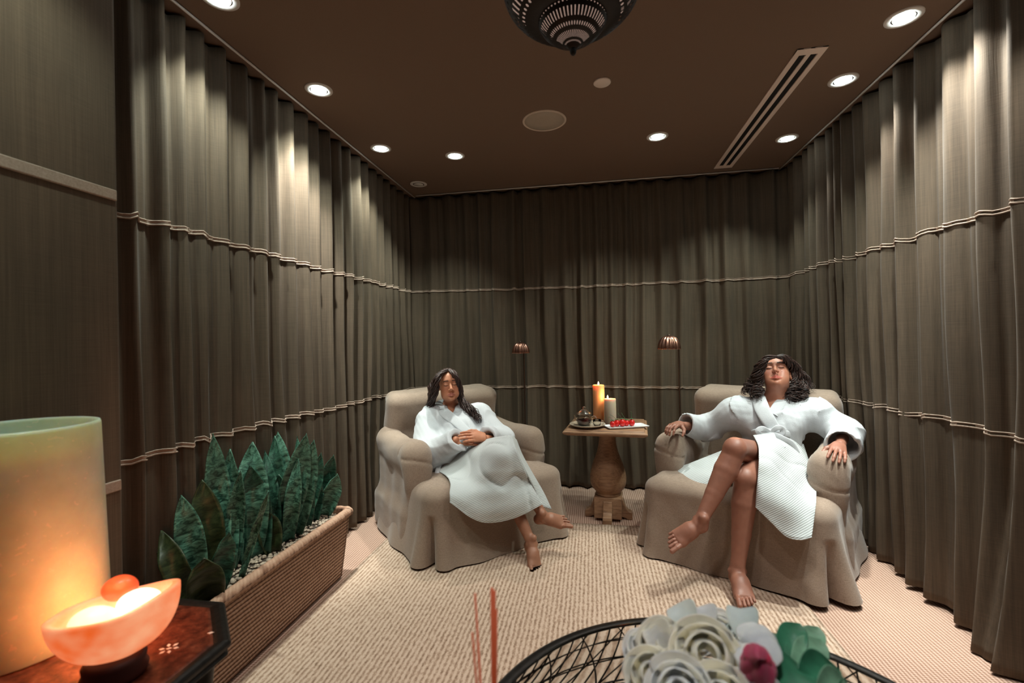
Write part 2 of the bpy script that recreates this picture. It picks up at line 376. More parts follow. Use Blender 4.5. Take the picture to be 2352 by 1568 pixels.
# ---- ceiling fixtures
def make_downlight(loc,label,lit=True,R_=.072,lens=.040,tilt=(0,0),group='recessed downlights'):
    t=thing('downlight',label,'ceiling light',loc,0,group)
    x,y,z=loc
    MB().lathe([(R_,z),(R_,z-.004),(R_-.006,z-.007),(R_-.022,z-.0065),(R_-.026,z-.001),(R_-.026,z)],(x,y,0),40,cap=False).build('trim_ring',M['white_trim'],t)
    MB().lathe([(R_-.025,z-.004),(R_-.029,z-.0015),(lens+.001,z-.003)],(x,y,0),40,cap=False).build('reflector',M['chrome'],t)
    ax=Vector((tilt[0],tilt[1],-1)).normalized()
    MB().lathe([(lens,0),(lens*.96,.004),(.002,.006)],(x,y,z-.005),32,axis=ax).build('lens',M['lamp'] if lit else M['white_trim'],t)
    return t
def copy_tree(o,parent=None):
    c=o.copy(); C.objects.link(c); c.parent=parent
    for ch in [x for x in bpy.data.objects if x.parent==o]: copy_tree(ch,c)
    return c
def spot(parent,d,energy,size=75,blend=.7,col=(.93,1,.95),rad=.035,off=(0,0,-.012)):
    l=bpy.data.lights.new('lamp_beam','SPOT'); l.energy=energy; l.spot_size=math.radians(size); l.spot_blend=blend; l.color=col; l.shadow_soft_size=rad
    o=bpy.data.objects.new('lamp_beam',l); link(o,parent); o.location=off; o.rotation_euler=Vector(d).to_track_quat('-Z','Y').to_euler(); return o
W=(1,.90,.82); K=(.97,1,.94)
E0=1.0
DL=[((-1.445,1.64),'cool white downlight at the left wall, cut by the top edge of the photo',(-.25,.25,-1),110*E0,(.88,1,.90),85),
 ((-1.445,2.33),'cool white gimbal downlight on the left, second nearest, over the bright curtain patch',(-.30,.24,-1),270*E0,K,58),
 ((-1.455,3.11),'smaller bright downlight at the left with a greenish glow on the ceiling',(-.12,-.1,-1),16*E0,(.80,1,.90),62),
 ((1.39,2.32),'largest and nearest downlight at the right wall',(.17,-.2,-1),240*E0,K,92),
 ((1.388,2.82),'middle downlight of the three along the right wall',(.16,-.25,-1),150*E0,K,78),
 ((1.387,3.56),'farthest downlight of the three along the right wall, above the right armchair',(.12,-.30,-1),50*E0,K,60),
 ((-.978,3.35),'round downlight above the left armchair and the seated woman with long hair',(.05,-.30,-1),100*E0,W,56),
 ((.476,3.334),'round downlight between the speaker and the slot vent, above the side table',(.05,-.2,-1),55*E0,W,60)]
first=None
for (x,y),lab,d,e,col,sz in DL:
    if first is None: t=first=make_downlight((x,y,HC),lab)
    else: t=copy_tree(first); t.location=(x,y,HC); t['label']=lab
    spot(t,d,e,sz,.8,col)
make_downlight((-1.465,3.87,HC),'unlit grey downlight near the back left corner',lit=False)
# unseen downlights above the view, some added to brighten panel, women, rug and flowers
for (x,y),e,d,col,sz in (((-1.2,.7),60,(-.12,.2,-1),(.85,1,.86),95),((-.95,1.25),90,(-.08,1.75,-1.85),W,30),((.75,1.3),60,(.3,1.75,-1.85),W,34),((.45,1.72),85,(-.1,.08,-1),W,80),((-.45,1.60),70,(-.05,.10,-1),W,80),((.15,.35),125,(.02,.18,-1),(1,.97,.90),62),((1.39,1.5),80,(.2,.3,-1),K,85),((1.39,.7),50,(.3,.1,-1),K,85)):
    t=copy_tree(first)
    for ch in [q for q in bpy.data.objects if q.parent==t and q.type=='LIGHT']: bpy.data.objects.remove(ch)
    t.location=(x,y,HC); t['label']='unseen recessed downlight in the ceiling above the view'; spot(t,d,e*E0,sz,.6,col)
sp=thing('ceiling_speaker','large round flat speaker grille in the middle of the ceiling','speaker',(-.268,2.944,HC))
MB().lathe([(.139,HC),(.139,HC-.004),(.135,HC-.007),(.126,HC-.007),(.125,HC-.003)],(-.268,2.944,0),48,cap=False).build('rim',simple('speaker_rim',(.70,.58,.48),.5),sp)
MB().lathe([(.126,HC-.002),(.126,HC-.0045),(.06,HC-.0055),(.002,HC-.006)],(-.268,2.944,0),48).build('grille',M['grille'],sp)
o=MB().lathe([(.047,HC),(.047,HC-.006),(.043,HC-.010),(.002,HC-.011)],(.084,2.57,0),40).build('ceiling_cover_plate',simple('cover_white',(.85,.72,.64),.5)); tag(o,'small round pale cover plate beyond the hanging lantern','cover plate')
# slot vent
v=thing('slot_vent','long pale linear slot vent with two dark slots in the ceiling','air vent',(1.085,3.26,HC))
y0,y1,xa,xb=2.47,4.05,1.018,1.158
fr=MB(); w=xb-xa
for cx,ww in ((xa+.014,.028),((xa+xb)/2,.022),(xb-.014,.028)): fr.box((cx,(y0+y1)/2,HC-.004),(ww,y1-y0,.008))
for yy in (y0+.025,y1-.025): fr.box(((xa+xb)/2,yy,HC-.0041),(w,.05,.008))
bevel(fr.build('frame',M['greige'],v,False),.0015,1)
for k in (-1,1):
    MB().box(((xa+xb)/2+k*.0275,(y0+y1)/2,HC-.0012),(.034,y1-y0-.1,.002)).build('slot',M['black'],v,False)
# ---- pierced metal lantern
lx,ly=-.038,1.42
lant=thing('hanging_lantern','dark pierced metal lantern of stacked bowls hanging from the ceiling','lantern',(lx,ly,HC))
def pierced():
    t=NT('pierced_metal'); uv=t.n('ShaderNodeTexCoord').outputs['UV']; sx=t.n('ShaderNodeSeparateXYZ'); t.l(uv,sx.inputs[0])
    u,vv=sx.outputs[0],sx.outputs[1]
    fu=t.math('FRACT',t.math('MULTIPLY',u,54)); fv=t.math('FRACT',t.math('MULTIPLY',vv,12))
    par=t.math('FRACT',t.math('MULTIPLY',t.math('FLOOR',t.math('MULTIPLY',vv,12)),.5))
    fu2=t.math('ABSOLUTE',t.math('SUBTRACT',fu,.5)); fv2=t.math('ABSOLUTE',t.math('SUBTRACT',fv,.5))
    slot=t.math('MULTIPLY',t.math('LESS_THAN',fu2,.17),t.math('LESS_THAN',fv2,.40))
    d=t.math('SQRT',t.math('ADD',t.math('POWER',fu2,2),t.math('POWER',t.math('MULTIPLY',fv2,1.2),2)))
    dot=t.math('LESS_THAN',d,.22); hole=t.math('ADD',t.math('MULTIPLY',slot,t.math('GREATER_THAN',par,.25)),t.math('MULTIPLY',dot,t.math('LESS_THAN',par,.25)))
    band=t.math('MULTIPLY',t.math('GREATER_THAN',vv,.17),t.math('LESS_THAN',vv,.60))
    hole=t.math('MULTIPLY',hole,band)
    t.set(Base_Color=(.025,.018,.015),Metallic=.6,Roughness=.5,Alpha=t.math('SUBTRACT',1,hole)); t.bump(t.noise(t.coord(),60,3),.3,.003); return t.m
PM=pierced()
def bowl_prof(R_,H_,z0,k=16,p=.75): return [(max(.002,R_*math.sin(PI/2*(i/k)**p)),z0+H_*(i/k)**1.6) for i in range(k+1)]
zb=2.186
pr=[(.002,zb),(.012,zb+.004),(.02,zb+.012),(.034,zb+.022),(.062,zb+.036),(.088,zb+.058),(.104,zb+.085),(.112,zb+.115),(.112,zb+.145),(.100,zb+.175),(.08,zb+.195),(.07,zb+.205)]
def uvl(b,prof,c,n=54): return b.lathe(prof,c,n,cap=False)
uvl(MB(),cr(np.array(pr),44),(lx,ly,0)).build('lower_bowl',PM,lant,uv=True)
pr2=[(.10,zb+.085),(.125,zb+.09),(.16,zb+.108),(.195,zb+.145),(.212,zb+.195),(.208,zb+.25),(.17,zb+.30),(.12,zb+.33),(.05,zb+.36)]
uvl(MB(),cr(np.array(pr2),44),(lx,ly,0),72).build('upper_bowl',PM,lant,uv=True)
MB().sphere((lx,ly,zb-.004),(.010,.010,.014)).build('finial',M['blackmetal'],lant)
for rr,zz in ((.1125,zb+.135),(.213,zb+.215)):
    MB().lathe([(rr-.002,zz-.005),(rr+.004,zz-.003),(rr+.004,zz+.003),(rr-.002,zz+.005)],(lx,ly,0),54,cap=False).build('band',M['blackmetal'],lant)
MB().lathe([(.002,zb+.03),(.05,zb+.045),(.085,zb+.08),(.09,zb+.13),(.07,zb+.18),(.02,zb+.2)],(lx,ly,0),32).build('liner',emis('lantern_liner',(.9,.62,.5),.32),lant)
MB().lathe([(.115,zb+.11),(.155,zb+.125),(.19,zb+.17),(.19,zb+.24),(.15,zb+.29),(.02,zb+.32)],(lx,ly,0),32).build('liner',bpy.data.materials['lantern_liner'],lant)
MB().tube([(lx,ly,zb+.35),(lx,ly,HC)],.006,8).build('rod',M['blackmetal'],lant)
# ================================================================== FURNITURE
def armchair(loc,ang,label,seed):
    t=thing('armchair',label,'armchair',(loc[0],loc[1],.014),ang,'slipcovered armchairs')
    c_,s_=math.cos(ang),math.sin(ang)
    def W_(V): V=np.asarray(V); return np.stack([loc[0]+V[...,0]*c_-V[...,1]*s_,loc[1]+V[...,0]*s_+V[...,1]*c_,V[...,2]],-1)
    dis=lambda amp: (lambda Q: amp*snoise(Q,5.5,seed)+amp*.35*snoise(Q,15,seed+1))
    # --- seat with skirt: lofted outline (local x right, y to the back), inverted pleats at the front corners
    hw,dp=.50,.93; N=260
    def outline(k,rc=.105):
        # rounded rectangle walked from rear left -> front left -> front right -> rear right -> back
        pts=[(-hw,dp),(-hw,0),(hw,0),(hw,dp)]; segs=[]; per=[]
        L=[dp,2*hw,dp,2*hw]; tot=sum(L); u=k*tot; i=0
        while u>L[i] and i<3: u-=L[i]; i+=1
        a=np.array(pts[i]); b=np.array(pts[(i+1)%4]); p=a+(b-a)*u/L[i]
        q=np.array(p); cx=np.clip(q[0],-hw+rc,hw-rc); cy=np.clip(q[1],rc,dp-rc); d=q-(cx,cy); n=np.linalg.norm(d)
        if n>rc: q=np.array((cx,cy))+d/n*rc
        d=q-(cx,cy); nn=d/(np.linalg.norm(d)+1e-9)
        return q,nn,i,u
    out=[outline(k/N) for k in range(N)]
    rings=[]
    rr=np.random.default_rng(seed); phs=rr.uniform(0,6,6)
    zt=.462
    for lev in range(26):
        u=lev/25; z=.017+(zt-.075-.017)*u; ring=[]
        for q,nn,i,uu in out:
            fl=(1-u)**1.5*.055
            arc=math.atan2(q[1]-.45,q[0])
            f=.010*math.sin(arc*5+phs[0])*(1-u)+.007*math.sin(arc*11+phs[1]+u*2)*(1-u)**.7
            # corner pleat notch
            for cx in (-hw,hw):
                dd=math.hypot(q[0]-cx*.938,q[1]-.031)
                g=math.exp(-(dd/.022)**2); f-= .10*g*max(0,1-u*1.25)**.7; f+=.022*math.exp(-((dd-.07)/.035)**2)*(1-u)
            ring.append((q[0]+nn[0]*(fl+f),q[1]+nn[1]*(fl+f),z+.006*(1+math.sin(arc*3+phs[2]))*(1-u)))
        rings.append(ring)
    for lev in range(1,9):   # rounded shoulder
        a=lev/8*PI/2; rad=.085; ring=[]
        for q,nn,i,uu in out: 
            ring.append((q[0]-nn[0]*rad*(1-math.cos(a)),q[1]-nn[1]*rad*(1-math.cos(a)),zt-.075+.075*math.sin(a)))
        rings.append(ring)
    base=np.array(rings[-1]); cen=np.array((0,.45,zt))
    for lev in range(1,12):
        f=lev/12; ring=cen+(base-cen)*(1-f); ring[:,2]=zt+.018*math.sin(f*PI/2)
        ring[:,2]-=.022*np.exp(-((ring[:,0]/.2)**2+((ring[:,1]-.45)/.25)**2)); rings.append(ring.tolist())
    V=np.array(rings).reshape(-1,3); m=len(rings); F=[(i*N+k,i*N+(k+1)%N,(i+1)*N+(k+1)%N,(i+1)*N+k) for i in range(m-1) for k in range(N)]
    F.append(tuple((m-1)*N+k for k in range(N)))
    V=V+0; nz=snoise(V,7,seed)*.006; rmp=np.clip((V[:,2]-.30)/.14,0,1); V[:,2]+=nz*rmp; V[:,1]-=nz*(1-rmp)
    F=[f[::-1] for f in F]
    mesh_obj('seat',W_(V),F,M['slip'],t)
    R3=np.array([[c_,s_,0],[-s_,c_,0],[0,0,1]])  # rows: local axes in world
    def tilt(a):  # lean back about local x
        return np.array([[1,0,0],[0,math.cos(a),-math.sin(a)],[0,math.sin(a),math.cos(a)]])@R3
    # --- back
    b=SDF(); Lc=lambda x,y,z: W_(np.array((x,y,z)))
    b.box(Lc(0,.93,.62),(.455,.095,.335),.08,.03,M=tilt(-.20))
    b.box(Lc(0,.93,.33),(.44,.10,.33),.06,.05,M=R3)
    b.cone(Lc(-.37,.985,.90),Lc(.37,.985,.90),.062,.062,.05)
    b.box(Lc(0,.96,.12),(.475,.11,.13),.05,.08,M=R3)
    V,F=b.mesh(.014,disp=dis(.006)); V[:,2]=np.maximum(V[:,2],.018)
    mesh_obj('back',V,F,M['slip'],t)
    # --- arms with rounded scroll fronts
    for sx in (-1,1):
        a=SDF(); 
        a.box(Lc(sx*.435,.60,.34),(.074,.34,.335),.06,.03,M=R3)
        a.cone(Lc(sx*.435,.345,.588),Lc(sx*.435,.62,.560),.090,.078,.06)
        a.cone(Lc(sx*.435,.62,.560),Lc(sx*.425,.90,.62),.078,.085,.06)
        a.ell(Lc(sx*.437,.30,.50),(.085,.065,.15),.05,M=R3)
        a.box(Lc(sx*.475,.66,.13),(.05,.33,.14),.045,.08,M=R3)
        ck=Lc(sx*.435,.235,.575); dirx=np.array((c_,s_,0))
        def dsp(Q,sx=sx):
            d=.006*snoise(Q,6,seed+sx)+.002*snoise(Q,18,seed)
            q=(Q-Lc(0,0,0)); ly_=q@np.array((-s_,c_,0)); z=Q[:,2]
            d+=.008*np.exp(-((z-.545-.05*np.sin(q@dirx*9))/.008)**2)*(ly_<.33)   # tucked crease across the scroll front
            d+=.006*np.exp(-((ly_-.40+.25*(z-.68))/.008)**2)*(z>.60)
            return d
        V,F=a.mesh(.010,disp=dsp); V[:,2]=np.maximum(V[:,2],.019)
        mesh_obj('arm',V,F,M['slip'],t)
    return t
A1=math.radians(42); A2=math.radians(-31)
armchair((-.56,2.845),A1,'beige slipcovered armchair on the left, beside the planter, with a woman seated in it',5)
armchair((.70,2.70),A2,'beige slipcovered armchair on the right, in front of the right curtain',9)
# ---- pedestal side table
def wood():
    t=NT('waxed_oak'); v=t.coord('Object',(3,14,14),(0,0,.1)); n=t.noise(v,3,6,.65,1.2); n2=t.noise(t.coord('Object',(4,60,60)),2,3)
    c=t.ramp(t.math('ADD',t.math('MULTIPLY',n,.7),t.math('MULTIPLY',n2,.3)),[(.13,.062,.032),(.30,.165,.092),(.43,.26,.155)],[.3,.5,.75]); t.set(Base_Color=c,Roughness=.42).bump(n2,.15,.002); return t.m
M['wood']=wood()
ZT=.69; tx,ty,ta=.10,3.52,-.10
tb=thing('side_table','wooden pedestal side table with a turned baluster between the armchairs','side table',(tx,ty,0),ta)
def rotz(V,a,c=(0,0)): V=np.asarray(V,float).copy(); x,y=V[...,0].copy(),V[...,1].copy(); V[...,0]=c[0]+x*math.cos(a)-y*math.sin(a); V[...,1]=c[1]+x*math.sin(a)+y*math.cos(a); return V
tp=MB(); 
def sq(h,z): return [(-h,-h,z),(h,-h,z),(h,h,z),(-h,h,z)]
levels=[(.25,ZT-.045),(.262,ZT-.043),(.285,ZT-.030),(.288,ZT-.022),(.285,ZT-.014),(.270,ZT-.010),(.266,ZT-.003),(.262,ZT)]
V=[];F=[]
for h,z in levels: V+=sq(h,z)
for i in range(len(levels)-1):
    for k in range(4): F.append((4*i+k,4*i+(k+1)%4,4*i+4+(k+1)%4,4*i+4+k))
F+=[(3,2,1,0),tuple(4*(len(levels)-1)+k for k in range(4))]
o=mesh_obj('tabletop',rotz(V,ta,(tx,ty)),F,M['wood'],tb,False); bevel(o,.003,2,.3)
MB().lathe(cr(np.array([(.080,.165),(.092,.180),(.088,.192),(.100,.205),(.122,.235),(.132,.275),(.130,.32),(.118,.375),(.098,.43),(.080,.48),(.067,.53),(.061,.57),(.060,.60),(.070,.62),(.095,.637),(.10,.645)]),40),(tx,ty,0),40).build('pedestal',M['wood'],tb)
b=MB(); h=.098; b.add(rotz([(x,y,z) for z in(.020,.172) for x,y in((-h,-h),(h,-h),(h,h),(-h,h))],ta,(tx,ty)),[(3,2,1,0),(4,5,6,7),(0,1,5,4),(1,2,6,5),(2,3,7,6),(3,0,4,7)])
bevel(b.build('base_block',M['wood'],tb,False),.006,3)
for k in range(4):
    a=ta+PI/4*0+k*PI/2; dx,dy=math.cos(a),math.sin(a); nx_,ny_=-dy,dx
    prof=[(.09,.15),(.105,.145),(.115,.115),(.130,.075),(.150,.058),(.166,.055),(.172,.035),(.170,.002),(.14,.002),(.12,.012),(.09,.02)]
    V=[(tx+dx*r+nx_*w,ty+dy*r+ny_*w,z) for w in(-.032,.032) for r,z in prof]; n=len(prof)
    F=[tuple(range(n)),tuple(range(2*n-1,n-1,-1))]+[(i,n+i,n+(i+1)%n,(i+1)%n) for i in range(n)]
    bevel(mesh_obj('foot',V,F,M['wood'],tb,False),.005,2,.5)
# ---- things on the side table
def wax(name,c1,c2,z0,z1,em=0,ez=(0,0),ecol=(1,.4,.1)):
    t=NT(name); n=t.noise(t.coord(),18,5); v=t.n('ShaderNodeNewGeometry'); sx=t.n('ShaderNodeSeparateXYZ'); t.l(v.outputs['Position'],sx.inputs[0])
    c=t.mix(t.math('MULTIPLY',n,.5),c1,c2); t.set(Base_Color=c,Roughness=.5,Subsurface_Weight=1.0,Subsurface_Radius=(1,.45,.2),Subsurface_Scale=.035).bump(n,.12,.002); return t.m
FL=emis('candle_flame',(1,.78,.42),60)
def candle(x,y,r,h,mat,label,wx=0,pw=1.2,zf=ZT):
    t=thing('pillar_candle',label,'candle',(x,y,zf),0,'pillar candles on the side table'); 
    b=MB().lathe([(r-.001,0),(r,.003),(r,h-.003),(r-.003,h),(r-.006,h),(r-.010,h-.006),(.01,h-.009),(.001,h-.009)],(x,y,zf),36); b.build('wax',mat,t)
    MB().tube([(x+wx,y,zf+h-.010),(x+wx+.001,y,zf+h+.006)],.0012,6).build('wick',M['black'],t)
    z0=zf+h+.001; MB().lathe([(.0005,0),(.0035,.002),(.0048,.007),(.0038,.013),(.0018,.019),(.0004,.024)],(x+wx,y,z0),14).build('flame',FL,t)
    l=bpy.data.lights.new('flame_glow','POINT'); l.energy=pw; l.color=(1,.55,.22); l.shadow_soft_size=.008; o=bpy.data.objects.new('flame_glow',l); link(o,t); o.location=(wx,0,h+.035)
    return t
p1=P(1376,960,3.50); p2=P(1402,966,3.42)
candle(p1[0],p1[1],.043,.285,wax('orange_wax',(.80,.36,.14),(.85,.45,.2),0,1),'tall orange lit pillar candle on the side table',pw=.9)
candle(p2[0],p2[1],.043,.19,wax('ivory_wax',(.45,.37,.28),(.52,.44,.34),0,1),'shorter ivory lit pillar candle on the side table, right of the tall one',wx=-.016,pw=.7)
stone=simple('stoneware',(.42,.35,.27),.45,noise=.25,nscale=120)
pc=P(1349,966,3.34); px_,py_=pc[0],pc[1]
MB().lathe([(.07,ZT+.001),(.085,ZT+.004),(.122,ZT+.017),(.128,ZT+.024),(.126,ZT+.026),(.118,ZT+.020),(.085,ZT+.010),(.002,ZT+.009)],(px_,py_,0),48).build('round_plate',stone)
tag(bpy.data.objects['round_plate'],'round speckled stoneware plate carrying the glass teapot','plate')
def glass(name,col=(1,1,1),rough=.02):
    t=NT(name); t.set(Base_Color=col,Roughness=rough,Transmission_Weight=1.0,IOR=1.45); return t.m
G_=glass('clear_glass',(.96,.95,.93)); TEA=simple('red_tea',(.05,.006,.004),.1)
tq=(px_-.022,py_,ZT+.0105); tp_=thing('teapot','small clear glass teapot of dark red tea on the round plate','teapot',tq)
MB().lathe([(.030,0),(.040,.004),(.053,.022),(.056,.040),(.050,.058),(.036,.072),(.037,.080),(.0345,.080),(.0335,.072),(.048,.057),(.0535,.040),(.050,.022),(.038,.006),(.001,.004)],tq,40,cap=False).build('glass_body',G_,tp_)
MB().lathe([(.001,.0055),(.036,.0075),(.0485,.022),(.0515,.036),(.0495,.046),(.001,.046)],tq,36,cap=False).build('tea',TEA,tp_)
lidm=glass('lid_glass',(.80,.74,.68),.25)
lid=MB().lathe([(.001,.080),(.045,.080),(.052,.086),(.050,.090),(.036,.098),(.022,.112),(.012,.117),(.001,.118)],tq,32,cap=False).build('lid',lidm,tp_)
MB().sphere((tq[0],tq[1],tq[2]+.127),.011).build('knob',lidm,lid)
hd=cr([(tq[0]+.050,tq[1],tq[2]+.060),(tq[0]+.075,tq[1],tq[2]+.066),(tq[0]+.086,tq[1],tq[2]+.045),(tq[0]+.076,tq[1],tq[2]+.024),(tq[0]+.052,tq[1],tq[2]+.028)],20)
MB().tube(hd,.0042,8).build('handle',G_,tp_)
sp_=cr([(tq[0]-.045,tq[1]+.02,tq[2]+.03),(tq[0]-.062,tq[1]+.03,tq[2]+.045),(tq[0]-.07,tq[1]+.035,tq[2]+.07)],10); MB().tube(sp_,np.linspace(.008,.004,10),8,cap=False).build('spout',G_,tp_)
cq=(px_+.068,py_-.035,ZT+.0125); cp=thing('glass_cup','small empty clear glass cup on the round plate beside the teapot','cup',cq)
MB().lathe([(.001,.002),(.020,.002),(.024,.006),(.028,.03),(.029,.048),(.0275,.048),(.026,.03),(.022,.008),(.001,.006)],cq,28,cap=False).build('bowl',G_,cp)
MB().tube(cr([(cq[0]+.027,cq[1],cq[2]+.040),(cq[0]+.042,cq[1],cq[2]+.038),(cq[0]+.042,cq[1],cq[2]+.016),(cq[0]+.025,cq[1],cq[2]+.014)],12),.0025,6).build('handle',G_,cp)
# rectangular plate with five strawberries
rc=P(1437,966,3.30); ra=.34; rcx,rcy=rc[0],rc[1]
b=MB(); hx,hy=.145,.062
lv=[(0,-.012,0),(0,0,.004),(0,.004,.013),(0,0,.013),(0,-.010,.006)]
V=[];F=[]
for _,d,z in lv: V+=[(-hx-d,-hy-d,z),(hx+d,-hy-d,z),(hx+d,hy+d,z),(-hx-d,hy+d,z)]
for i in range(4):
    for k in range(4): F.append((4*i+k,4*i+(k+1)%4,4*i+4+(k+1)%4,4*i+4+k))
F+=[(3,2,1,0),(16,17,18,19)]
V=rotz(V,ra,(rcx,rcy)); V[:,2]+=ZT+.001
o=mesh_obj('rectangular_plate',V,F,simple('white_china',(.78,.78,.80),.2),None,False); bevel(o,.002,2,.4); tag(o,'white rectangular china plate holding strawberries on the side table','plate')
def straw():
    t=NT('strawberry_skin'); v=t.n('ShaderNodeTexVoronoi'); v.inputs['Scale'].default_value=170; t.l(t.coord(),v.inputs['Vector'])
    c=t.ramp(v.outputs['Distance'],[(.75,.42,.12),(.80,.030,.015),(.62,.012,.012)],[.0,.16,.5]); t.set(Base_Color=c,Roughness=.3).bump(v.outputs['Distance'],.4,.002); return t.m
SM=straw(); SG=simple('strawberry_leaf',(.05,.13,.04),.6)
pos=['at the left end','second from the left end','in the middle','second from the right end','at the right end']
for i in range(5):
    f=(i-2)/2; lx_=-.028+f*.072; ly_=.0+(.006 if i%2 else -.004)
    x,y,_=rotz([(lx_,ly_,0)],ra,(rcx,rcy))[0]; z=ZT+.0072
    t=thing('strawberry','red strawberry '+pos[i]+' of the row on the white plate','strawberry',(x,y,z),0,'strawberries on the white plate')
    hgt=.046+.005*(i%3); r_=.0205+.0012*((i*7)%3)
    body=MB(); prof=[(.001,0)]+[(r_*(math.sin(PI*min(1,(k/10)**.85))**.42)*(1-.18*abs(k-4)/10),hgt*k/10) for k in range(1,10)]+[(.001,hgt*.97)]
    body.lathe(prof,(x,y,z),20,axis=None,cap=False); bo=body.build('flesh',SM,t)
    lf=MB()
    for k in range(7):
        a=k*2*PI/7+i; c0=np.array((x,y,z+hgt*.95)); d=np.array((math.cos(a),math.sin(a),0)); s=np.array((-d[1],d[0],0))
        lf.grid([[c0+s*-.003,c0+s*.003],[c0+d*.009+s*-.004+(0,0,.004),c0+d*.009+s*.004+(0,0,.004)],[c0+d*.018+(0,0,.001)-s*.0005,c0+d*.018+(0,0,.001)+s*.0005]])
    lo=lf.build('leaves',SG,t); lo.modifiers.new('s','SOLIDIFY').thickness=.0006
    a=2.2+i*.6; L=.05 if i in(0,1,3) else .03
    st=MB().tube(cr([(x,y,z+hgt*.93),(x+math.cos(a)*L*.5,y+.3*L,z+hgt+.018),(x+math.cos(a)*L,y+.5*L,z+hgt+.020+.008*i)],8),.0011,6); st.build('stalk',SG,t)
# ---- reading lamps behind the chairs
cop=simple('copper_shade',(.36,.18,.13),.32,1,noise=.15,nscale=60); brz=simple('dark_bronze',(.07,.045,.033),.4,.8)
def reading_lamp(top,rad,pole,label,seed):
    # top = centre of the shade rim
    t=thing('reading_lamp',label,'floor lamp',(pole[0],pole[1],0),0,'scalloped reading lamps')
    n=96; c=np.array(top)
    wob=lambda a,z: 1+.07*abs(math.sin(a*8))**.7*0+.06*math.cos(a*16)
    prof=[(rad*.10,rad*1.30),(rad*.38,rad*1.24),(rad*.66,rad*1.05),(rad*.86,rad*.74),(rad*.97,rad*.36),(rad*1.0,0)]
    pr=cr(np.array(prof),20)
    s=MB().lathe(pr,c,n,cap=False,wob=wob).build('shade',cop,t); s.modifiers.new('s','SOLIDIFY').thickness=.002
    MB().sphere(c+np.array((0,0,rad*1.33)),(.012,.012,.010)).build('finial',brz,t)
    px,py=pole; zt_=c[2]+rad*.55
    pts=cr([(px,py,.02),(px,py,c[2]*.6),(px,py,c[2]-.02),(px+(c[0]-px)*.15,py+(c[1]-py)*.15,c[2]+rad*.7),(c[0],c[1],c[2]+rad*1.28)],40)
    MB().tube(pts,.006,8).build('pole',brz,t)
    MB().tube([(px-.012,py,.93),(px+.028,py,.93)],.004,8).build('switch',brz,t)
    MB().lathe([(.11,.002),(.11,.010),(.10,.016),(.02,.022),(.012,.03),(.001,.03)],(px,py,0),40).build('base',brz,t)
c1=P(1196,811,3.74); reading_lamp(c1,.067,(float(P(1203,811,3.82)[0]),float(P(1203,811,3.82)[1])),'smaller copper scalloped reading lamp behind the left armchair',1)
c2=P(1537,802,3.47); q=P(1559,802,3.58); reading_lamp(c2,.078,(float(q[0]),float(q[1])),'copper scalloped reading lamp beside the right armchair, right of the candles',2)
# ================================================================== THE TWO WOMEN
def frame(fwd,up):
    Y=nrm(fwd); X=nrm(np.cross(Y,up)); X=X; Z=np.cross(X,Y); return np.array([X,Y,Z])   # rows: right-handed (X = image-left to right when Y faces viewer is -X)
def head_sdf(S,c,Mh,s):
    H=lambda x,y,z: c+s*(np.array((x,y,z))@Mh)
    e=lambda p,r,k,op='u': S.ell(H(*p),np.array(r)*s,k*s,op,M=Mh)
    e((0,-.018,.038),(.073,.090,.082),.02); e((0,.020,-.030),(.059,.060,.088),.05)
    e((0,.052,.045),(.052,.036,.045),.04)
    e((0,.070,-.098),(.020,.020,.017),.03)
    for x in (-1,1):
        e((x*.040,.050,-.022),(.022,.026,.022),.03); e((x*.044,.015,-.070),(.014,.040,.022),.03); e((x*.032,.050,-.056),(.024,.026,.028),.03)
    S.cone(H(-.032,.076,.032),H(.032,.076,.032),.010*s,.010*s,.022*s)
    for x in (-1,1):
        e((x*.030,.101,.008),(.019,.018,.015),.016,'s')
        e((x*.031,.076,.006),(.0155,.0135,.0125),.005)
    S.cone(H(0,.086,.016),H(0,.107,-.024),.0065*s,.0105*s,.010*s)
    e((0,.110,-.030),(.0105,.0095,.009),.006)
    for x in (-1,1):
        e((x*.0125,.100,-.034),(.0075,.010,.0075),.007); e((x*.0065,.105,-.0415),(.0034,.004,.0030),.003,'s')
    
    for x in (-1,1):
        S.cone(H(0,.0935,-.0605),H(x*.026,.080,-.0668),.0060*s,.0034*s,.006*s)
        S.cone(H(0,.0920,-.0735),H(x*.023,.081,-.0685),.0074*s,.0036*s,.006*s)
    S.cone(H(-.026,.0855,-.067),H(0,.1000,-.0668),.0008*s,.0010*s,.0022*s,'s'); S.cone(H(0,.1000,-.0668),H(.026,.0855,-.067),.0010*s,.0008*s,.0022*s,'s')
    e((0,.084,-.085),(.018,.006,.004),.008,'s')
    for x in (-1,1):
        e((x*.075,-.008,-.004),(.008,.019,.030),.008); e((x*.082,-.002,.0),(.005,.010,.017),.005,'s')
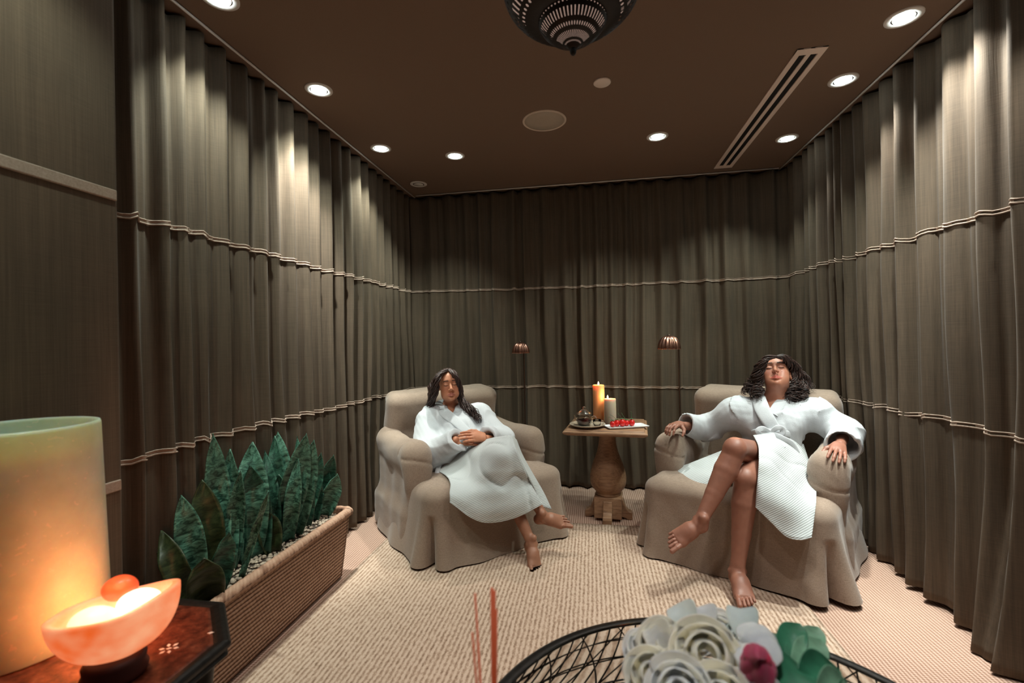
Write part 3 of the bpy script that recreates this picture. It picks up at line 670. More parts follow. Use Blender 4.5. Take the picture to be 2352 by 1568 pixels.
def head_col(V,c,Mh,s,col,lip,brow,lid):
    q=((V-c)@Mh.T)/s; x,y,z=np.abs(q[:,0]),q[:,1],q[:,2]; col=col.copy()
    def mixc(m,cc): 
        m=np.clip(m,0,1)[:,None]; col[:]=col*(1-m)+np.array(cc)*m
    mixc(np.exp(-((x-.036)/.022)**2-((z+.03)/.02)**2)*(y>.04)*.30,(.50,.13,.085))
    mixc((np.exp(-((x/.0265)**4+(((z+.0672)/(.0125-.20*x))**4)))*1.3)*(y>.07),lip)
    mixc((1-np.abs(z-(-.0668))/.0016)*(x<.024)*(y>.07)*.6,(.14,.03,.022))
    zb_=.0335-.26*np.maximum(x-.036,0)-.10*np.maximum(.022-x,0); mixc((1.5-np.abs(z-zb_)/.0042)*(x>.012)*(x<.050)*(y>.04),brow)
    zl=-.0015+.0035*((x-.031)/.014)**2; mixc((1.5-np.abs(z-zl)/.0019)*(np.abs(x-.031)<.0165)*(y>.05),(.025,.012,.009))
    mixc(np.exp(-((x-.031)/.013)**2-((z-.012)/.008)**2)*(y>.05)*.45,lid)
    return col
def hand_sdf(S,w,d,n,side,curl,s=1.,spread=1.,thumb=(.5,.2),lens=(1,1.08,1.0,.82)):
    d=nrm(d); n=nrm(np.array(n)-d*np.dot(n,d)); sd=np.cross(d,n)*side     # sd points to the thumb
    kn=[]; 
    for i,o in enumerate((.030,.0105,-.0095,-.028)):
        k=w+s*(d*(.083-.006*abs(i-1.2))+sd*o+n*(.002-.003*abs(i-1.3))); kn.append(k)
        S.cone(w+s*(sd*o*.55+d*.005),k,.0165*s,.0100*s,.012*s)
    S.cone(w+s*d*.03,w+s*(d*.06),.017*s,.016*s,.02*s,sq=(n,.8))
    tips=[]
    for i in range(4):
        a=curl[i] if isinstance(curl[0],(list,tuple)) else curl; p=kn[i]; th=0; dd=nrm(d+sd*spread*(.11,.03,-.05,-.13)[i])
        L=lens[i]*s
        for j,(l,r1,r2) in enumerate(((.038,.0094,.0084),(.025,.0084,.0077),(.020,.0077,.0064))):
            th+=a[j]; v=dd*math.cos(th)-n*math.sin(th); q=p+v*l*L; S.cone(p,q,r1*s,r2*s,.004*s); p=q
        tips.append((p,v))
    t0=w+s*(d*.022+sd*.022-n*.004); t1=w+s*(d*.050+sd*(.030+.022*thumb[0])-n*(.010+.02*thumb[1])); t2=t1+s*.028*nrm(d+sd*.35*thumb[0]-n*thumb[1]); t3=t2+s*.022*nrm(d*1.0-n*thumb[1]*1.2)
    S.cone(t0,t1,.0150*s,.0115*s,.012*s); S.cone(t1,t2,.0108*s,.0092*s,.006*s); S.cone(t2,t3,.0092*s,.0074*s,.005*s)
    return tips
def foot_sdf(S,A,d,u,side,s=1.,bigup=0.):
    d=nrm(d); u=nrm(np.array(u)-d*np.dot(u,d)); m=np.cross(d,u)*side   # m points to the big-toe side
    Q=lambda a,b,c: A+s*(d*a+m*b+u*c)
    S.cone(Q(-.008,0,.0),Q(-.034,0,-.045),.030*s,.027*s,.012*s)
    S.cone(Q(-.004,0,-.002),Q(.055,.008,-.026),.032*s,.026*s,.014*s)
    for b,r in ((.026,.0185),(.006,.0165),(-.014,.0145),(-.030,.0135)):
        S.cone(Q(.045,b*.35,-.028),Q(.110-.006*abs(b-.02)*50*.4,b,-.060+r*.35),.026*s,r*s,.022*s)
    S.cone(Q(-.03,-.008,-.055),Q(.085,-.022,-.062),.020*s,.013*s,.02*s); S.cone(Q(-.03,.004,-.052),Q(.10,.022,-.056),.018*s,.013*s,.02*s); S.cone(Q(-.010,0,.045),Q(-.034,0,-.040),.021*s,.026*s,.014*s)
    for x in (-1,1): S.ell(Q(-.004,x*.031,.0),(.009*s,)*3,.012*s)
    L=(.062,.055,.049,.041,.033); B=(.031,.0125,-.003,-.0175,-.031); R=(.0120,.0080,.0076,.0072,.0068); X0=(.112,.113,.109,.102,.094)
    for i in range(5):
        up_=bigup if i==0 else bigup*.3
        p=Q(X0[i],B[i]*.95,-.060+R[i]*.6); q=Q(X0[i]+L[i]*.55,B[i]*1.10,-.054+R[i]*.6+up_*.02); r=Q(X0[i]+L[i],B[i]*1.16,-.064+R[i]*.7+up_*.035)
        S.cone(p,q,R[i]*1.0*s,R[i]*.90*s,.0025*s); S.cone(q,r,R[i]*.90*s,R[i]*.98*s,.0025*s)
def leg(S,hip,knee,ank,s=1.):
    kd=nrm(ank-knee); side=nrm(np.cross(kd,knee-hip)); back=nrm(np.cross(kd,side)); back=back if np.dot(back,hip-knee)>0 else -back
    S.cone(hip,knee-back*.004,.086*s,.056*s,.012); S.ell(knee-back*.010+kd*.008,(.050*s,)*3,.012)
    c=knee+(ank-knee)*.28+back*.010; d=knee+(ank-knee)*.60+back*.008
    S.cone(knee+back*.002,c,.051*s,.056*s,.010); S.cone(c,d,.056*s,.043*s,.006); S.cone(d,ank+(knee-ank)*.08,.043*s,.031*s,.006); S.cone(ank+(knee-ank)*.08,ank,.031*s,.032*s,.006)
def body_mesh(S,boxes,coarse=.006,fine=.0024):
    Vs=[];Fs=[];n=0
    lo=np.min([p[1] for p in S.p if p[4]=='u'],0)-.02; hi=np.max([p[2] for p in S.p if p[4]=='u'],0)+.02
    V,F=S.mesh(coarse,lo,hi); inside=np.zeros(len(V),bool)
    for b0,b1 in boxes: inside|=((V>b0+coarse)&(V<b1-coarse)).all(1)
    V,F=keep(V,F,~inside); Vs.append(V);Fs.append(F);n=len(V)
    for bi,(b0,b1) in enumerate(boxes):
        V,F=S.mesh(fine,b0-.004,b1+.004)
        m=((V>b0-.0015)&(V<b1+.0015)).all(1)
        for c0,c1 in boxes[:bi]: m&=~((V>c0+.002)&(V<c1-.002)).all(1)
        V,F=keep(V,F,m); Vs.append(V); Fs.append(F+n); n+=len(V)
    return np.vstack(Vs),np.vstack(Fs)
def locks(b,guide,spread,n,amp,wl,r,rs,taper=.25,N=None,curlend=0):
    g0=np.asarray(guide,float); L=np.linalg.norm(np.diff(g0,axis=0),axis=1).sum(); N=N or int(max(24,L/wl*14)); g=cr(g0,N); sp=cr(np.asarray(spread,float).reshape(-1,1),N)[:,0]
    T=np.gradient(g,axis=0); T/=np.linalg.norm(T,axis=1)[:,None]
    u=nrm(np.cross(T[0],(0.1,.2,1))); U=[];Wv=[]
    for i in range(N): u=nrm(u-T[i]*np.dot(u,T[i])); U.append(u); Wv.append(np.cross(T[i],u))
    U=np.array(U);Wv=np.array(Wv); t=np.linspace(0,1,N)[:,None]
    for k in range(n):
        a=rs.uniform(0,2*PI); q=math.sqrt(rs.uniform(0,1)); ph=rs.uniform(0,2*PI); am=amp*rs.uniform(.6,1.3); w=wl*rs.uniform(.8,1.25); e=rs.uniform(.62,1)
        off=sp[:,None]*q*(math.cos(a)*U+math.sin(a)*Wv); hel=am*np.minimum(1,t*2.2)*(np.cos(2*PI*t*L/w+ph)*U+np.sin(2*PI*t*L/w+ph)*Wv)*(1+curlend*t)
        p=(g+off+hel)[:max(8,int(N*e))]; rr=r*rs.uniform(.7,1.25)*np.interp(np.linspace(0,1,len(p)),[0,.1,.7,1],[.7,1,.9,taper]); b.tube(p,rr,5)
def ribbon(b,pts,w,nrm_,th=.007,n=30,fold=0):
    """flat band swept along pts; w width, nrm_ facing direction"""
    p=cr(pts,n); w=cr(np.asarray(w,float).reshape(-1,1),n)[:,0]; nn=cr(np.asarray(nrm_,float),n) if np.ndim(nrm_)>1 else np.tile(nrm_,(n,1)); T=np.gradient(p,axis=0); T/=np.linalg.norm(T,axis=1)[:,None]
    G=[]
    for i in range(n):
        N_=nrm(nn[i]-T[i]*np.dot(nn[i],T[i])); s=np.cross(T[i],N_); row=[]
        for k in range(17):
            a=2*PI*k/16; ca,sa=math.cos(a),math.sin(a); row.append(p[i]+s*w[i]/2*np.sign(ca)*abs(ca)**.6+N_*th*np.sign(sa)*abs(sa)**.7)
        G.append(row)
    b.grid(G)
def drape(ctrl,a,b_,mat,parent,name,th=.006,wr=.006,seed=0,hem=True):
    G=np.array([[P(*q) for q in row] for row in ctrl]); G=cgrid(G,a,b_)
    d=(snoise(G.reshape(-1,3),8,seed).reshape(G.shape[:2])*wr*.8-wr*.9*np.maximum(0,1-np.abs(snoise(G.reshape(-1,3),6,seed+9).reshape(G.shape[:2]))*3)**2+wr*.35); view=nrm(CAM-G.mean((0,1))); G=G+d[...,None]*view
    o=MB().grid(G).build(name,mat,parent); m=o.modifiers.new('s','SOLIDIFY'); m.thickness=th; m.offset=0
    if hem:
        h=MB(); h.tube(G[-1],th*.62,6); h.build('hem',mat,o)
    return o
# ---------------------------------------------------------------- woman on the left
def folds(Q,sd): return .009*snoise(Q,8,sd)-.012*(np.maximum(0,1-np.abs(snoise(Q,6,sd+3))*2.6)**2)*(snoise(Q,4,sd+5)>-.2)+.003*snoise(Q,24,sd+1)
def woman_left():
    t=thing('person','woman with long dark hair and hands folded, in white robe on the left armchair','person',(-.9,3.1,.46))
    S=SDF(); hc=P(1031,885,3.38); Mh=frame((.42,-.90,.10),(-.12,.10,1)); s=.97
    sk=np.array((.55,.235,.13)); 
    head_sdf(S,hc,Mh,s)
    neck=P(1037,934,3.45); S.cone(hc+s*(np.array((0,-.012,-.06))@Mh),neck,.047,.050,.03); S.cone(neck,P(1044,960,3.42),.055,.10,.05)
    chest=P(1048,985,3.38); hip=P(1068,1045,3.2); S.cone(chest,hip,.105,.11,.06)
    sr,er,wr=P(985,966,3.36),P(985,1046,3.14),P(1046,1010,3.0); sl,el,wl=P(1102,958,3.42),P(1150,1012,3.24),P(1117,1007,3.03)
    for a,b,c in ((sr,er,wr),(sl,el,wl)): S.cone(chest,a,.07,.050,.05); S.cone(a,b,.046,.038,.03); S.cone(b,c,.037,.024,.03)
    # hands: her left hand (image right) lies over the right
    hd=P(1060,1001,2.96)-P(1117,1007,3.02); v=nrm(CAM-wl)
    hand_sdf(S,P(1112,1004,3.00),hd,nrm(v+np.array((0,0,.55))),1,[.25,.30,.15],s=.98,spread=.35,thumb=(.9,.5))
    hand_sdf(S,P(1052,1014,3.015),P(1095,1008,3.0)-P(1050,1014,3.02),nrm(v+np.array((0,0,.6))),-1,[.2,.2,.1],s=.95,spread=.3,thumb=(.3,.6))
    kA,aA=P(1146,1074,2.90),P(1222,1250,2.76); kB,aB=P(1165,1046,2.88),P(1249,1186,2.84)
    hA,hB=P(1090,1050,3.2),P(1055,1050,3.22); leg(S,hA,kA,aA,.93); leg(S,hB,kB,aB,.93)
    dA=np.array((.30,-.93,-.03)); foot_sdf(S,aA,P(1243,1310,2.60)-aA,(.0,.3,1),1,.95)
    foot_sdf(S,aB,P(1330,1212,2.82)-P(1252,1197,2.84)+np.array((0,0,.02)),nrm(np.array((-.0,-.72,.70))),1,.98,bigup=.9)
    bx=lambda c,h: (np.array(c)-h,np.array(c)+h)
    boxes=[bx(hc,np.array((.125,.135,.15))),bx(P(1083,1006,3.0),np.array((.125,.10,.07))),bx(P(1236,1288,2.68),np.array((.09,.15,.09))),bx(P(1285,1205,2.82),np.array((.15,.09,.09)))]
    V,F=body_mesh(S,boxes); V[:,2]=np.maximum(V[:,2],.0165)
    col=np.tile(sk,(len(V),1)); col=head_col(V,hc,Mh,s,col,(.50,.17,.12),(.07,.035,.025),(.68,.36,.24))
    lm=(V[:,2]<.55)[:,None]; col=np.where(lm,col*np.array((.60,.66,.74)),col)  # leg skin darkened against the face: dimmer light put into the colour
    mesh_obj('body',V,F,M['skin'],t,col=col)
    # hair
    h=SDF(); e=lambda p,r,k,op='u': h.ell(hc+s*(np.array(p)@Mh),np.array(r)*s,k,op,M=Mh)
    e((0,-.026,.044),(.083,.095,.088),.01)
    e((0,.115,-.045),(.056,.085,.125),.02,'s')
    h.chain([P(1008,866,3.38),P(994,890,3.40),P(990,925,3.42)],[.03,.035,.028],.03); h.chain([P(1044,862,3.38),P(1056,890,3.42),P(1060,915,3.44)],[.02,.022,.024],.03)
    V,F=h.mesh(.005,disp=lambda Q: .0025*np.sin(Q@np.array((60,20,25))*4+3*snoise(Q,20,3)))
    HV=MB(); HV.add(V,F); r=np.random.default_rng(4)
    top=hc+s*(np.array((.0,.055,.118))@Mh)
    L1=[top,P(1010,860,3.29),P(1001,880,3.27),P(996,905,3.31),P(988,930,3.38),P(996,950,3.36)]
    locks(HV,L1,[.006,.016,.022,.026,.028,.020],70,.008,.10,.0040,r)
    locks(HV,[top,P(1042,860,3.31),P(1054,880,3.33),P(1057,905,3.36),P(1062,925,3.38)],[.006,.012,.016,.018,.02],50,.007,.09,.0038,r)
    locks(HV,[P(1048,890,3.38),P(1058,915,3.38),P(1070,933,3.34),P(1086,946,3.31),P(1098,962,3.29),P(1106,972,3.28)],[.014,.022,.030,.028,.022,.012],60,.008,.10,.0036,r,curlend=.5)
    locks(HV,[P(1052,900,3.4),P(1060,922,3.38),P(1064,938,3.36)],[.015,.02,.012],20,.008,.07,.003,r)
    HV.build('hair',M['hair'],t)
    # robe
    R_=SDF(); R_.cone(chest,hip,.150,.165,.06,sq=((.3,-.95,.2),.86)); R_.cone(P(1000,962,3.40),P(1092,955,3.44),.082,.082,.06); R_.cone(P(1044,962,3.42),chest,.10,.15,.06)
    R_.cone(chest,sr,.11,.088,.05); R_.cone(chest,sl,.11,.085,.05); R_.cone(sr,er,.088,.098,.05); R_.chain([er,P(1020,1030,3.08),P(1050,1010,2.985)],[.098,.085,.072],.05,flat=True)
    R_.cone(sl,el,.080,.085,.05); R_.chain([el,P(1132,1012,3.12),P(1118,1006,3.035)],[.085,.078,.066],.04,flat=True)
    R_.cone(P(1040,1014,3.01),P(1066,1004,2.955),.043,.045,.012,'s'); R_.cone(P(1128,1010,3.08),P(1106,1004,2.99),.054,.054,.012,'s')
    R_.ell(P(1040,925,3.36),(.052,.10,.082),.02,'s')
    for q in ((1038,936,3.33,.030),): R_.ell(P(*q[:3]),(q[3],.06,.05),.02,'s')
    def ds(Q): return folds(Q,8)
    V,F=R_.mesh(.0065,disp=ds); ro=mesh_obj('robe',V,F,M['robe_plain'],t)
    ro.modifiers.new('sm','SMOOTH').iterations=2
    cf=MB(); v=nrm(CAM-chest); up=np.array((0,0,1.))
    sh=lambda q,d: P(q[0],q[1],q[2])+d*v
    ribbon(cf,[P(1052,930,3.52),P(1020,926,3.47),P(1008,933,3.38),P(1022,948,3.30),P(1044,965,3.25),P(1066,985,3.18),P(1088,1004,3.12)],[.05,.06,.075,.075,.07,.06,.05],v+.3*up,.011)
    ribbon(cf,[P(1030,930,3.52),P(1046,926,3.46),P(1054,933,3.38),P(1053,943,3.32),P(1046,953,3.31)],[.045,.055,.06,.06,.05],v+.2*up,.010)
    cf.build('collar',M['robe_plain'],ro)
    # skirt of the robe over the crossed legs
    K_=[[(1008,1066,3.22),(1045,1034,3.12),(1085,1018,3.06),(1130,1006,2.96),(1176,1000,2.90)],
        [(1006,1080,3.10),(1052,1060,2.99),(1098,1046,2.86),(1143,1036,2.76),(1186,1036,2.78)],
        [(1024,1092,2.90),(1072,1092,2.82),(1114,1082,2.75),(1160,1078,2.73),(1206,1080,2.78)],
        [(1034,1108,2.74),(1078,1116,2.72),(1119,1112,2.74),(1168,1108,2.74),(1216,1104,2.82)],
        [(1033,1130,2.66),(1082,1152,2.66),(1120,1146,2.70),(1178,1142,2.71),(1229,1128,2.81)],
        [(1034,1152,2.64),(1086,1189,2.66),(1126,1199,2.70),(1186,1187,2.72),(1246,1157,2.80)]]
    sk_=drape(K_,70,60,M['robe'],ro,'robe_skirt',wr=.022,seed=2)
    K2=[[(1176,1000,2.92),(1186,1010,2.98)],[(1186,1036,2.82),(1200,1045,2.98)],[(1206,1080,2.80),(1222,1085,2.96)],[(1229,1128,2.86),(1248,1130,2.94)],[(1240,1160,2.85),(1266,1168,2.92)]]
    drape(K2,40,10,M['robe'],ro,'under_lap',wr=.002,seed=3)
    bt=MB(); ribbon(bt,[P(1100,1010,3.04),P(1070,1018,3.03),P(1048,1030,3.06),P(1022,1044,3.08),P(1010,1062,3.08),P(1004,1088,3.03)],[.03,.035,.03,.032,.035,.035],v+.4*up,.008)
    ribbon(bt,[P(1085,1012,3.02),P(1068,1008,2.99),P(1060,1018,3.0),P(1082,1022,3.0)],[.03,.035,.03,.03],v+.4*up,.008); bt.build('belt',M['robe_plain'],ro)
    pk=MB(); G=np.array([[P(*q)+.004*v for q in row] for row in [[(1062,1050,3.0),(1090,1040,2.945),(1120,1030,2.90)],[(1068,1066,2.95),(1098,1060,2.90),(1116,1050,2.865)],[(1078,1084,2.90),(1092,1080,2.86),(1108,1074,2.83)]]])
    return t
woman_left()
# ---------------------------------------------------------------- woman on the right
def woman_right():
    t=thing('person','woman with head tipped back and bare legs crossed, in white robe on right armchair','person',(1.1,3.1,.46))
    S=SDF(); hc=P(1783,862,2.98); fw=nrm((-.36,-.80,.62)); Mh=frame(fw,(.02,.3,1)); s=1.04
    sk=np.array((.46,.20,.125)); head_sdf(S,hc,Mh,s)
    neck=P(1778,925,2.97); S.cone(hc+s*(np.array((0,-.008,-.06))@Mh),neck,.052,.052,.03); S.cone(hc+s*(np.array((0,.03,-.085))@Mh),neck,.035,.045,.04); S.cone(neck,P(1776,950,2.95),.058,.10,.05)
    chest=P(1775,970,2.94); hip=P(1772,1035,2.93); S.cone(chest,hip,.095,.10,.06)
    sr,er,wr=P(1684,948,3.0),P(1622,982,3.12),P(1567,977,3.04); sl,el,wl=P(1868,948,2.88),P(1938,995,2.78),P(1930,1022,2.56)
    for a,b,c in ((sr,er,wr),(sl,el,wl)): S.cone(chest,a,.07,.050,.05); S.cone(a,b,.046,.038,.03); S.cone(b,c,.037,.025,.03)
    v=nrm(CAM-chest); up=np.array((0,0,1.))
    hand_sdf(S,P(1562,973,3.03),P(1528,982,2.93)-P(1564,974,3.04),nrm(np.array((-.25,-.25,1))),-1,[[.25,.55,.3],[.30,.60,.35],[.35,.60,.35],[.4,.6,.3]],s=1.0,spread=1.0,thumb=(1.3,.8))
    hand_sdf(S,P(1928,1022,2.53),P(1925,1052,2.43)-P(1928,1022,2.53)+np.array((0,0,.02)),nrm(np.array((-.15,-.75,.62))),1,[[.05,.30,.2],[.12,.32,.2],[.14,.32,.2],[.12,.3,.2]],s=1.02,spread=1.0,thumb=(1.0,.6))
    kA,aA=P(1712,1098,2.43),P(1694,1312,2.36); kB,aB=P(1689,1030,2.44),P(1606,1203,2.37)
    hA,hB=P(1795,1050,2.92),P(1752,1048,2.93)
    leg(S,hA,kA,aA,1.08); leg(S,hB,kB,aB,1.04)
    foot_sdf(S,aA,P(1722,1420,2.17)*np.array((1,1,0))+np.array((0,0,aA[2]-.012))-aA,(.0,.10,1),1,1.10)
    foot_sdf(S,aB,P(1512,1262,2.28)-aB+np.array((0,0,.025)),nrm(np.array((.12,-.66,.74))),-1,1.08)
    bx=lambda c,h: (np.array(c)-h,np.array(c)+h)
    boxes=[bx(hc,np.array((.135,.15,.16))),bx(P(1545,985,2.98),np.array((.11,.11,.08))),bx(P(1926,1048,2.47),np.array((.085,.11,.11))),bx(P(1712,1370,2.25),np.array((.08,.17,.10))),bx(P(1560,1240,2.32),np.array((.15,.13,.11)))]
    V,F=body_mesh(S,boxes,coarse=.0055); V[:,2]=np.maximum(V[:,2],.0165)
    col=np.tile(sk,(len(V),1)); col=head_col(V,hc,Mh,s,col,(.50,.12,.09),(.07,.035,.025),(.68,.36,.28))
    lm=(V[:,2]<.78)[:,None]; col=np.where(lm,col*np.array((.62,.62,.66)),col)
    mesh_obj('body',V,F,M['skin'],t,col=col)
    h=SDF(); e=lambda p,r,k,op='u': h.ell(hc+s*(np.array(p)@Mh),np.array(r)*s,k,op,M=Mh)
    e((0,-.026,.040),(.081,.094,.086),.01); e((0,.115,-.040),(.060,.085,.120),.02,'s')
    h.chain([P(1756,838,2.98),P(1740,866,3.0),P(1730,900,3.03)],[.025,.024,.016],.03); h.chain([P(1808,842,3.0),P(1824,868,3.02),P(1832,895,3.03),P(1820,910,3.0)],[.025,.028,.028,.016],.03)
    V,F=h.mesh(.0055,disp=lambda Q: .004*np.sin(Q@np.array((50,20,30))*3+3*snoise(Q,20,3)))
    HV=MB(); HV.add(V,F); r=np.random.default_rng(14)
    T0=hc+s*(np.array((-.02,.060,.118))@Mh)
    def g(*q): return [P(*x) for x in q]
    locks(HV,g((1783,819,2.90),(1760,824,2.90),(1744,848,2.93),(1736,872,2.96),(1722,890,2.98),(1716,910,2.98)),[.008,.014,.020,.024,.028,.02],60,.015,.10,.0038,r,curlend=.6)
    locks(HV,g((1750,850,2.93),(1742,880,2.95),(1738,900,2.93),(1730,922,2.90)),[.015,.022,.024,.016],45,.016,.085,.0036,r,curlend=.6)
    locks(HV,g((1735,880,2.98),(1715,893,3.0),(1706,906,2.98)),[.012,.018,.01],20,.016,.05,.003,r)
    locks(HV,g((1783,819,2.90),(1802,822,2.90),(1820,842,2.94),(1834,865,2.97),(1850,885,2.99),(1858,905,2.98)),[.008,.014,.022,.028,.032,.024],75,.015,.10,.0039,r,curlend=.6)
    locks(HV,g((1820,850,2.95),(1826,880,2.94),(1820,903,2.90),(1806,926,2.86)),[.015,.024,.028,.018],55,.016,.085,.0036,r,curlend=.6)
    locks(HV,g((1830,860,2.97),(1842,890,2.94),(1838,912,2.90),(1826,930,2.86)),[.015,.026,.030,.018],55,.016,.085,.0036,r,curlend=.6)
    HV.build('hair',M['hair'],t)
    MB().sphere(P(1815,878,2.93),.0055).build('earring',simple('pearl',(.8,.75,.68),.2),t)
    R_=SDF(); R_.cone(chest,hip,.155,.165,.06,sq=((-.35,-.92,.2),.86)); R_.cone(P(1700,946,3.02),P(1856,944,2.94),.080,.080,.06); R_.cone(P(1778,950,2.97),chest,.10,.155,.06)
    R_.cone(chest,sr,.115,.085,.05); R_.cone(chest,sl,.115,.088,.05); R_.cone(sr,er,.080,.080,.05); R_.chain([er,P(1600,980,3.09),P(1574,974,3.055)],[.080,.078,.074],.04,flat=True)
    R_.cone(sl,el,.082,.090,.05); R_.chain([el,P(1940,1010,2.66),P(1935,1026,2.575)],[.088,.086,.090],.04,flat=True)
    R_.cone(P(1590,978,3.085),P(1554,968,3.02),.056,.060,.012,'s'); R_.cone(P(1938,1015,2.63),P(1932,1034,2.50),.066,.078,.012,'s')
    R_.ell(P(1773,915,2.93),(.050,.12,.095),.02,'s'); R_.ell(P(1768,930,2.86),(.034,.06,.04),.02,'s')
    def ds(Q): return folds(Q,28)
    V,F=R_.mesh(.0065,disp=ds); ro=mesh_obj('robe',V,F,M['robe_plain'],t); ro.modifiers.new('sm','SMOOTH').iterations=2
    cf=MB()
    ribbon(cf,[P(1790,912,3.10),P(1758,905,3.05),P(1744,912,2.95),P(1749,935,2.86),P(1762,960,2.795),P(1778,984,2.765)],[.045,.055,.075,.085,.08,.07],v+.2*up,.011)
    ribbon(cf,[P(1768,912,3.10),P(1800,904,3.02),P(1806,912,2.94),P(1790,930,2.87),P(1774,952,2.815)],[.045,.05,.06,.065,.06],v+.2*up,.010)
    cf.build('collar',M['robe_plain'],ro)
    KL=[[(1545,1078,3.05),(1590,1062,2.98),(1640,1042,2.92),(1705,1018,2.86)],
        [(1532,1094,2.95),(1576,1090,2.86),(1628,1080,2.78),(1692,1068,2.74)],
        [(1517,1116,2.87),(1560,1124,2.79),(1610,1124,2.71),(1675,1118,2.66)],
        [(1502,1141,2.83),(1545,1166,2.74),(1588,1182,2.66),(1645,1196,2.60)]]
    drape(KL,50,40,M['robe'],ro,'robe_skirt',wr=.016,seed=5)
    KR=[[(1730,1000,2.72),(1762,996,2.72),(1795,998,2.78),(1820,1006,2.82),(1845,1020,2.86)],
        [(1741,1022,2.54),(1775,1024,2.56),(1808,1026,2.67),(1838,1036,2.72),(1858,1060,2.80)],
        [(1743,1052,2.42),(1778,1060,2.43),(1812,1062,2.56),(1846,1072,2.60),(1872,1092,2.66)],
        [(1741,1092,2.38),(1778,1104,2.36),(1812,1104,2.40),(1848,1108,2.50),(1874,1122,2.52)],
        [(1738,1130,2.34),(1775,1150,2.30),(1812,1162,2.28),(1850,1162,2.30),(1874,1158,2.30)],
        [(1736,1163,2.33),(1772,1198,2.28),(1806,1230,2.25),(1838,1238,2.22),(1864,1232,2.21)]]
    drape(KR,70,50,M['robe'],ro,'robe_skirt',wr=.018,seed=6)
    bt=MB(); ribbon(bt,[P(1722,996,2.93),P(1742,992,2.80),P(1770,992,2.755),P(1810,996,2.78),P(1845,1004,2.86)],[.04]*5,v,.010)
    ribbon(bt,[P(1770,993,2.74),P(1785,982,2.72),P(1797,985,2.72),P(1795,996,2.72),P(1772,996,2.735)],[.022,.03,.03,.03,.022],v,.006)
    ribbon(bt,[P(1770,993,2.74),P(1752,984,2.73),P(1740,990,2.73),P(1750,999,2.73),P(1772,996,2.735)],[.022,.03,.03,.03,.022],v,.006)
    ribbon(bt,[P(1772,995,2.735),P(1795,1005,2.70),P(1818,1018,2.69),P(1832,1040,2.68)],[.03]*4,v,.006)
    ribbon(bt,[P(1772,995,2.735),P(1780,1012,2.68),P(1800,1030,2.64)],[.03]*3,v,.006)
    bt.build('belt',M['robe_plain'],ro)
    return t
woman_right()
# ================================================================== PLANTER, PLANTS
def basket():
    t=NT('woven_rope_planter'); uv=t.n('ShaderNodeTexCoord').outputs['UV']; mp=t.n('ShaderNodeMapping'); t.l(uv,mp.inputs[0])
    sx=t.n('ShaderNodeSeparateXYZ'); t.l(mp.outputs[0],sx.inputs[0]); n=t.noise(t.coord('Object',(30,30,30)),1,3)
    rows=t.math('ABSOLUTE',t.math('SINE',t.math('ADD',t.math('MULTIPLY',sx.outputs[1],PI*21),t.math('MULTIPLY',n,1.2))))
    strands=t.math('SINE',t.math('ADD',t.math('MULTIPLY',sx.outputs[0],2*PI*150),t.math('MULTIPLY',sx.outputs[1],PI*15)))
    h=t.math('ADD',t.math('MULTIPLY',rows,.7),t.math('ADD',t.math('MULTIPLY',strands,.05),t.math('MULTIPLY',n,.4)))
    c=t.ramp(h,[(.10,.045,.025),(.36,.20,.13),(.52,.34,.24)],[.25,.65,1.05]); t.set(Base_Color=c,Roughness=.8,Specular_IOR_Level=.25).bump(h,.9,.010); return t.m
M['basket']=basket()
px0,px1,py0,py1,pzr=-1.640,-1.375,1.30,2.475,.385
pl=thing('planter','long low woven rope planter of snake plants standing along the left curtain','planter',((px0+px1)/2,(py0+py1)/2,0))
def rrect(x0,x1,y0,y1,r,n=8):
    o=[]
    for cx,cy,a0 in ((x1-r,y1-r,0),(x0+r,y1-r,PI/2),(x0+r,y0+r,PI),(x1-r,y0+r,3*PI/2)):
        for k in range(n+1): a=a0+PI/2*k/n; o.append((cx+r*math.cos(a),cy+r*math.sin(a)))
    return np.array(o)
def dens(p,m=240):
    q=np.vstack([p,p[:1]]); L=np.r_[0,np.cumsum(np.linalg.norm(np.diff(q,axis=0),axis=1))]; t=np.linspace(0,L[-1],m,endpoint=False); return np.stack([np.interp(t,L,q[:,i]) for i in(0,1)],-1)
rings=[];uvs=[]
lev=[(-.030,.0165),(-.030,.03),(-.022,.11),(-.014,.20),(-.006,.29),(-.002,.335)]
for i,(d,z) in enumerate(lev):
    q=dens(rrect(px0-d,px1+d,py0-d*1.3,py1+d*1.3,.03+d*.0)); rings.append(np.c_[q,np.full(240,z)]); uvs.append(np.c_[np.arange(240)/240,np.full(240,z/pzr)])
V=np.vstack(rings);m=len(rings); F=[(i*240+k,i*240+(k+1)%240,(i+1)*240+(k+1)%240,(i+1)*240+k) for i in range(m-1) for k in range(240)]+[tuple(range(240))[::-1]]
mesh_obj('body',V,F,M['basket'],pl,uv=np.vstack(uvs))
rings=[];uvs=[]
for i in range(13):
    a=PI*1.25-2*PI*i/12*.9; rr=.024; d=-.012+rr*math.cos(a)*-1; z=pzr-.027+rr*1.1*math.sin(a)*-1
    a=2*PI*i/12; d=-.008+.022*math.cos(a); z=pzr-.026+.027*math.sin(a)
    q=dens(rrect(px0-d,px1+d,py0-d,py1+d,.03)); q3=np.c_[q,np.full(240,z)]; q3+=.0015*np.sin(np.arange(240)*1.7+i*.9)[:,None]*np.array((0,0,1)); rings.append(q3); uvs.append(np.c_[np.arange(240)/240,np.full(240,i/13*.12+.9)])
V=np.vstack(rings);m=len(rings); F=[(i*240+k,(i+1)*240+k,(i+1)*240+(k+1)%240,i*240+(k+1)%240) for i in range(m-1) for k in range(240)]
mesh_obj('rim',V,F,M['basket'],pl,uv=np.vstack(uvs))
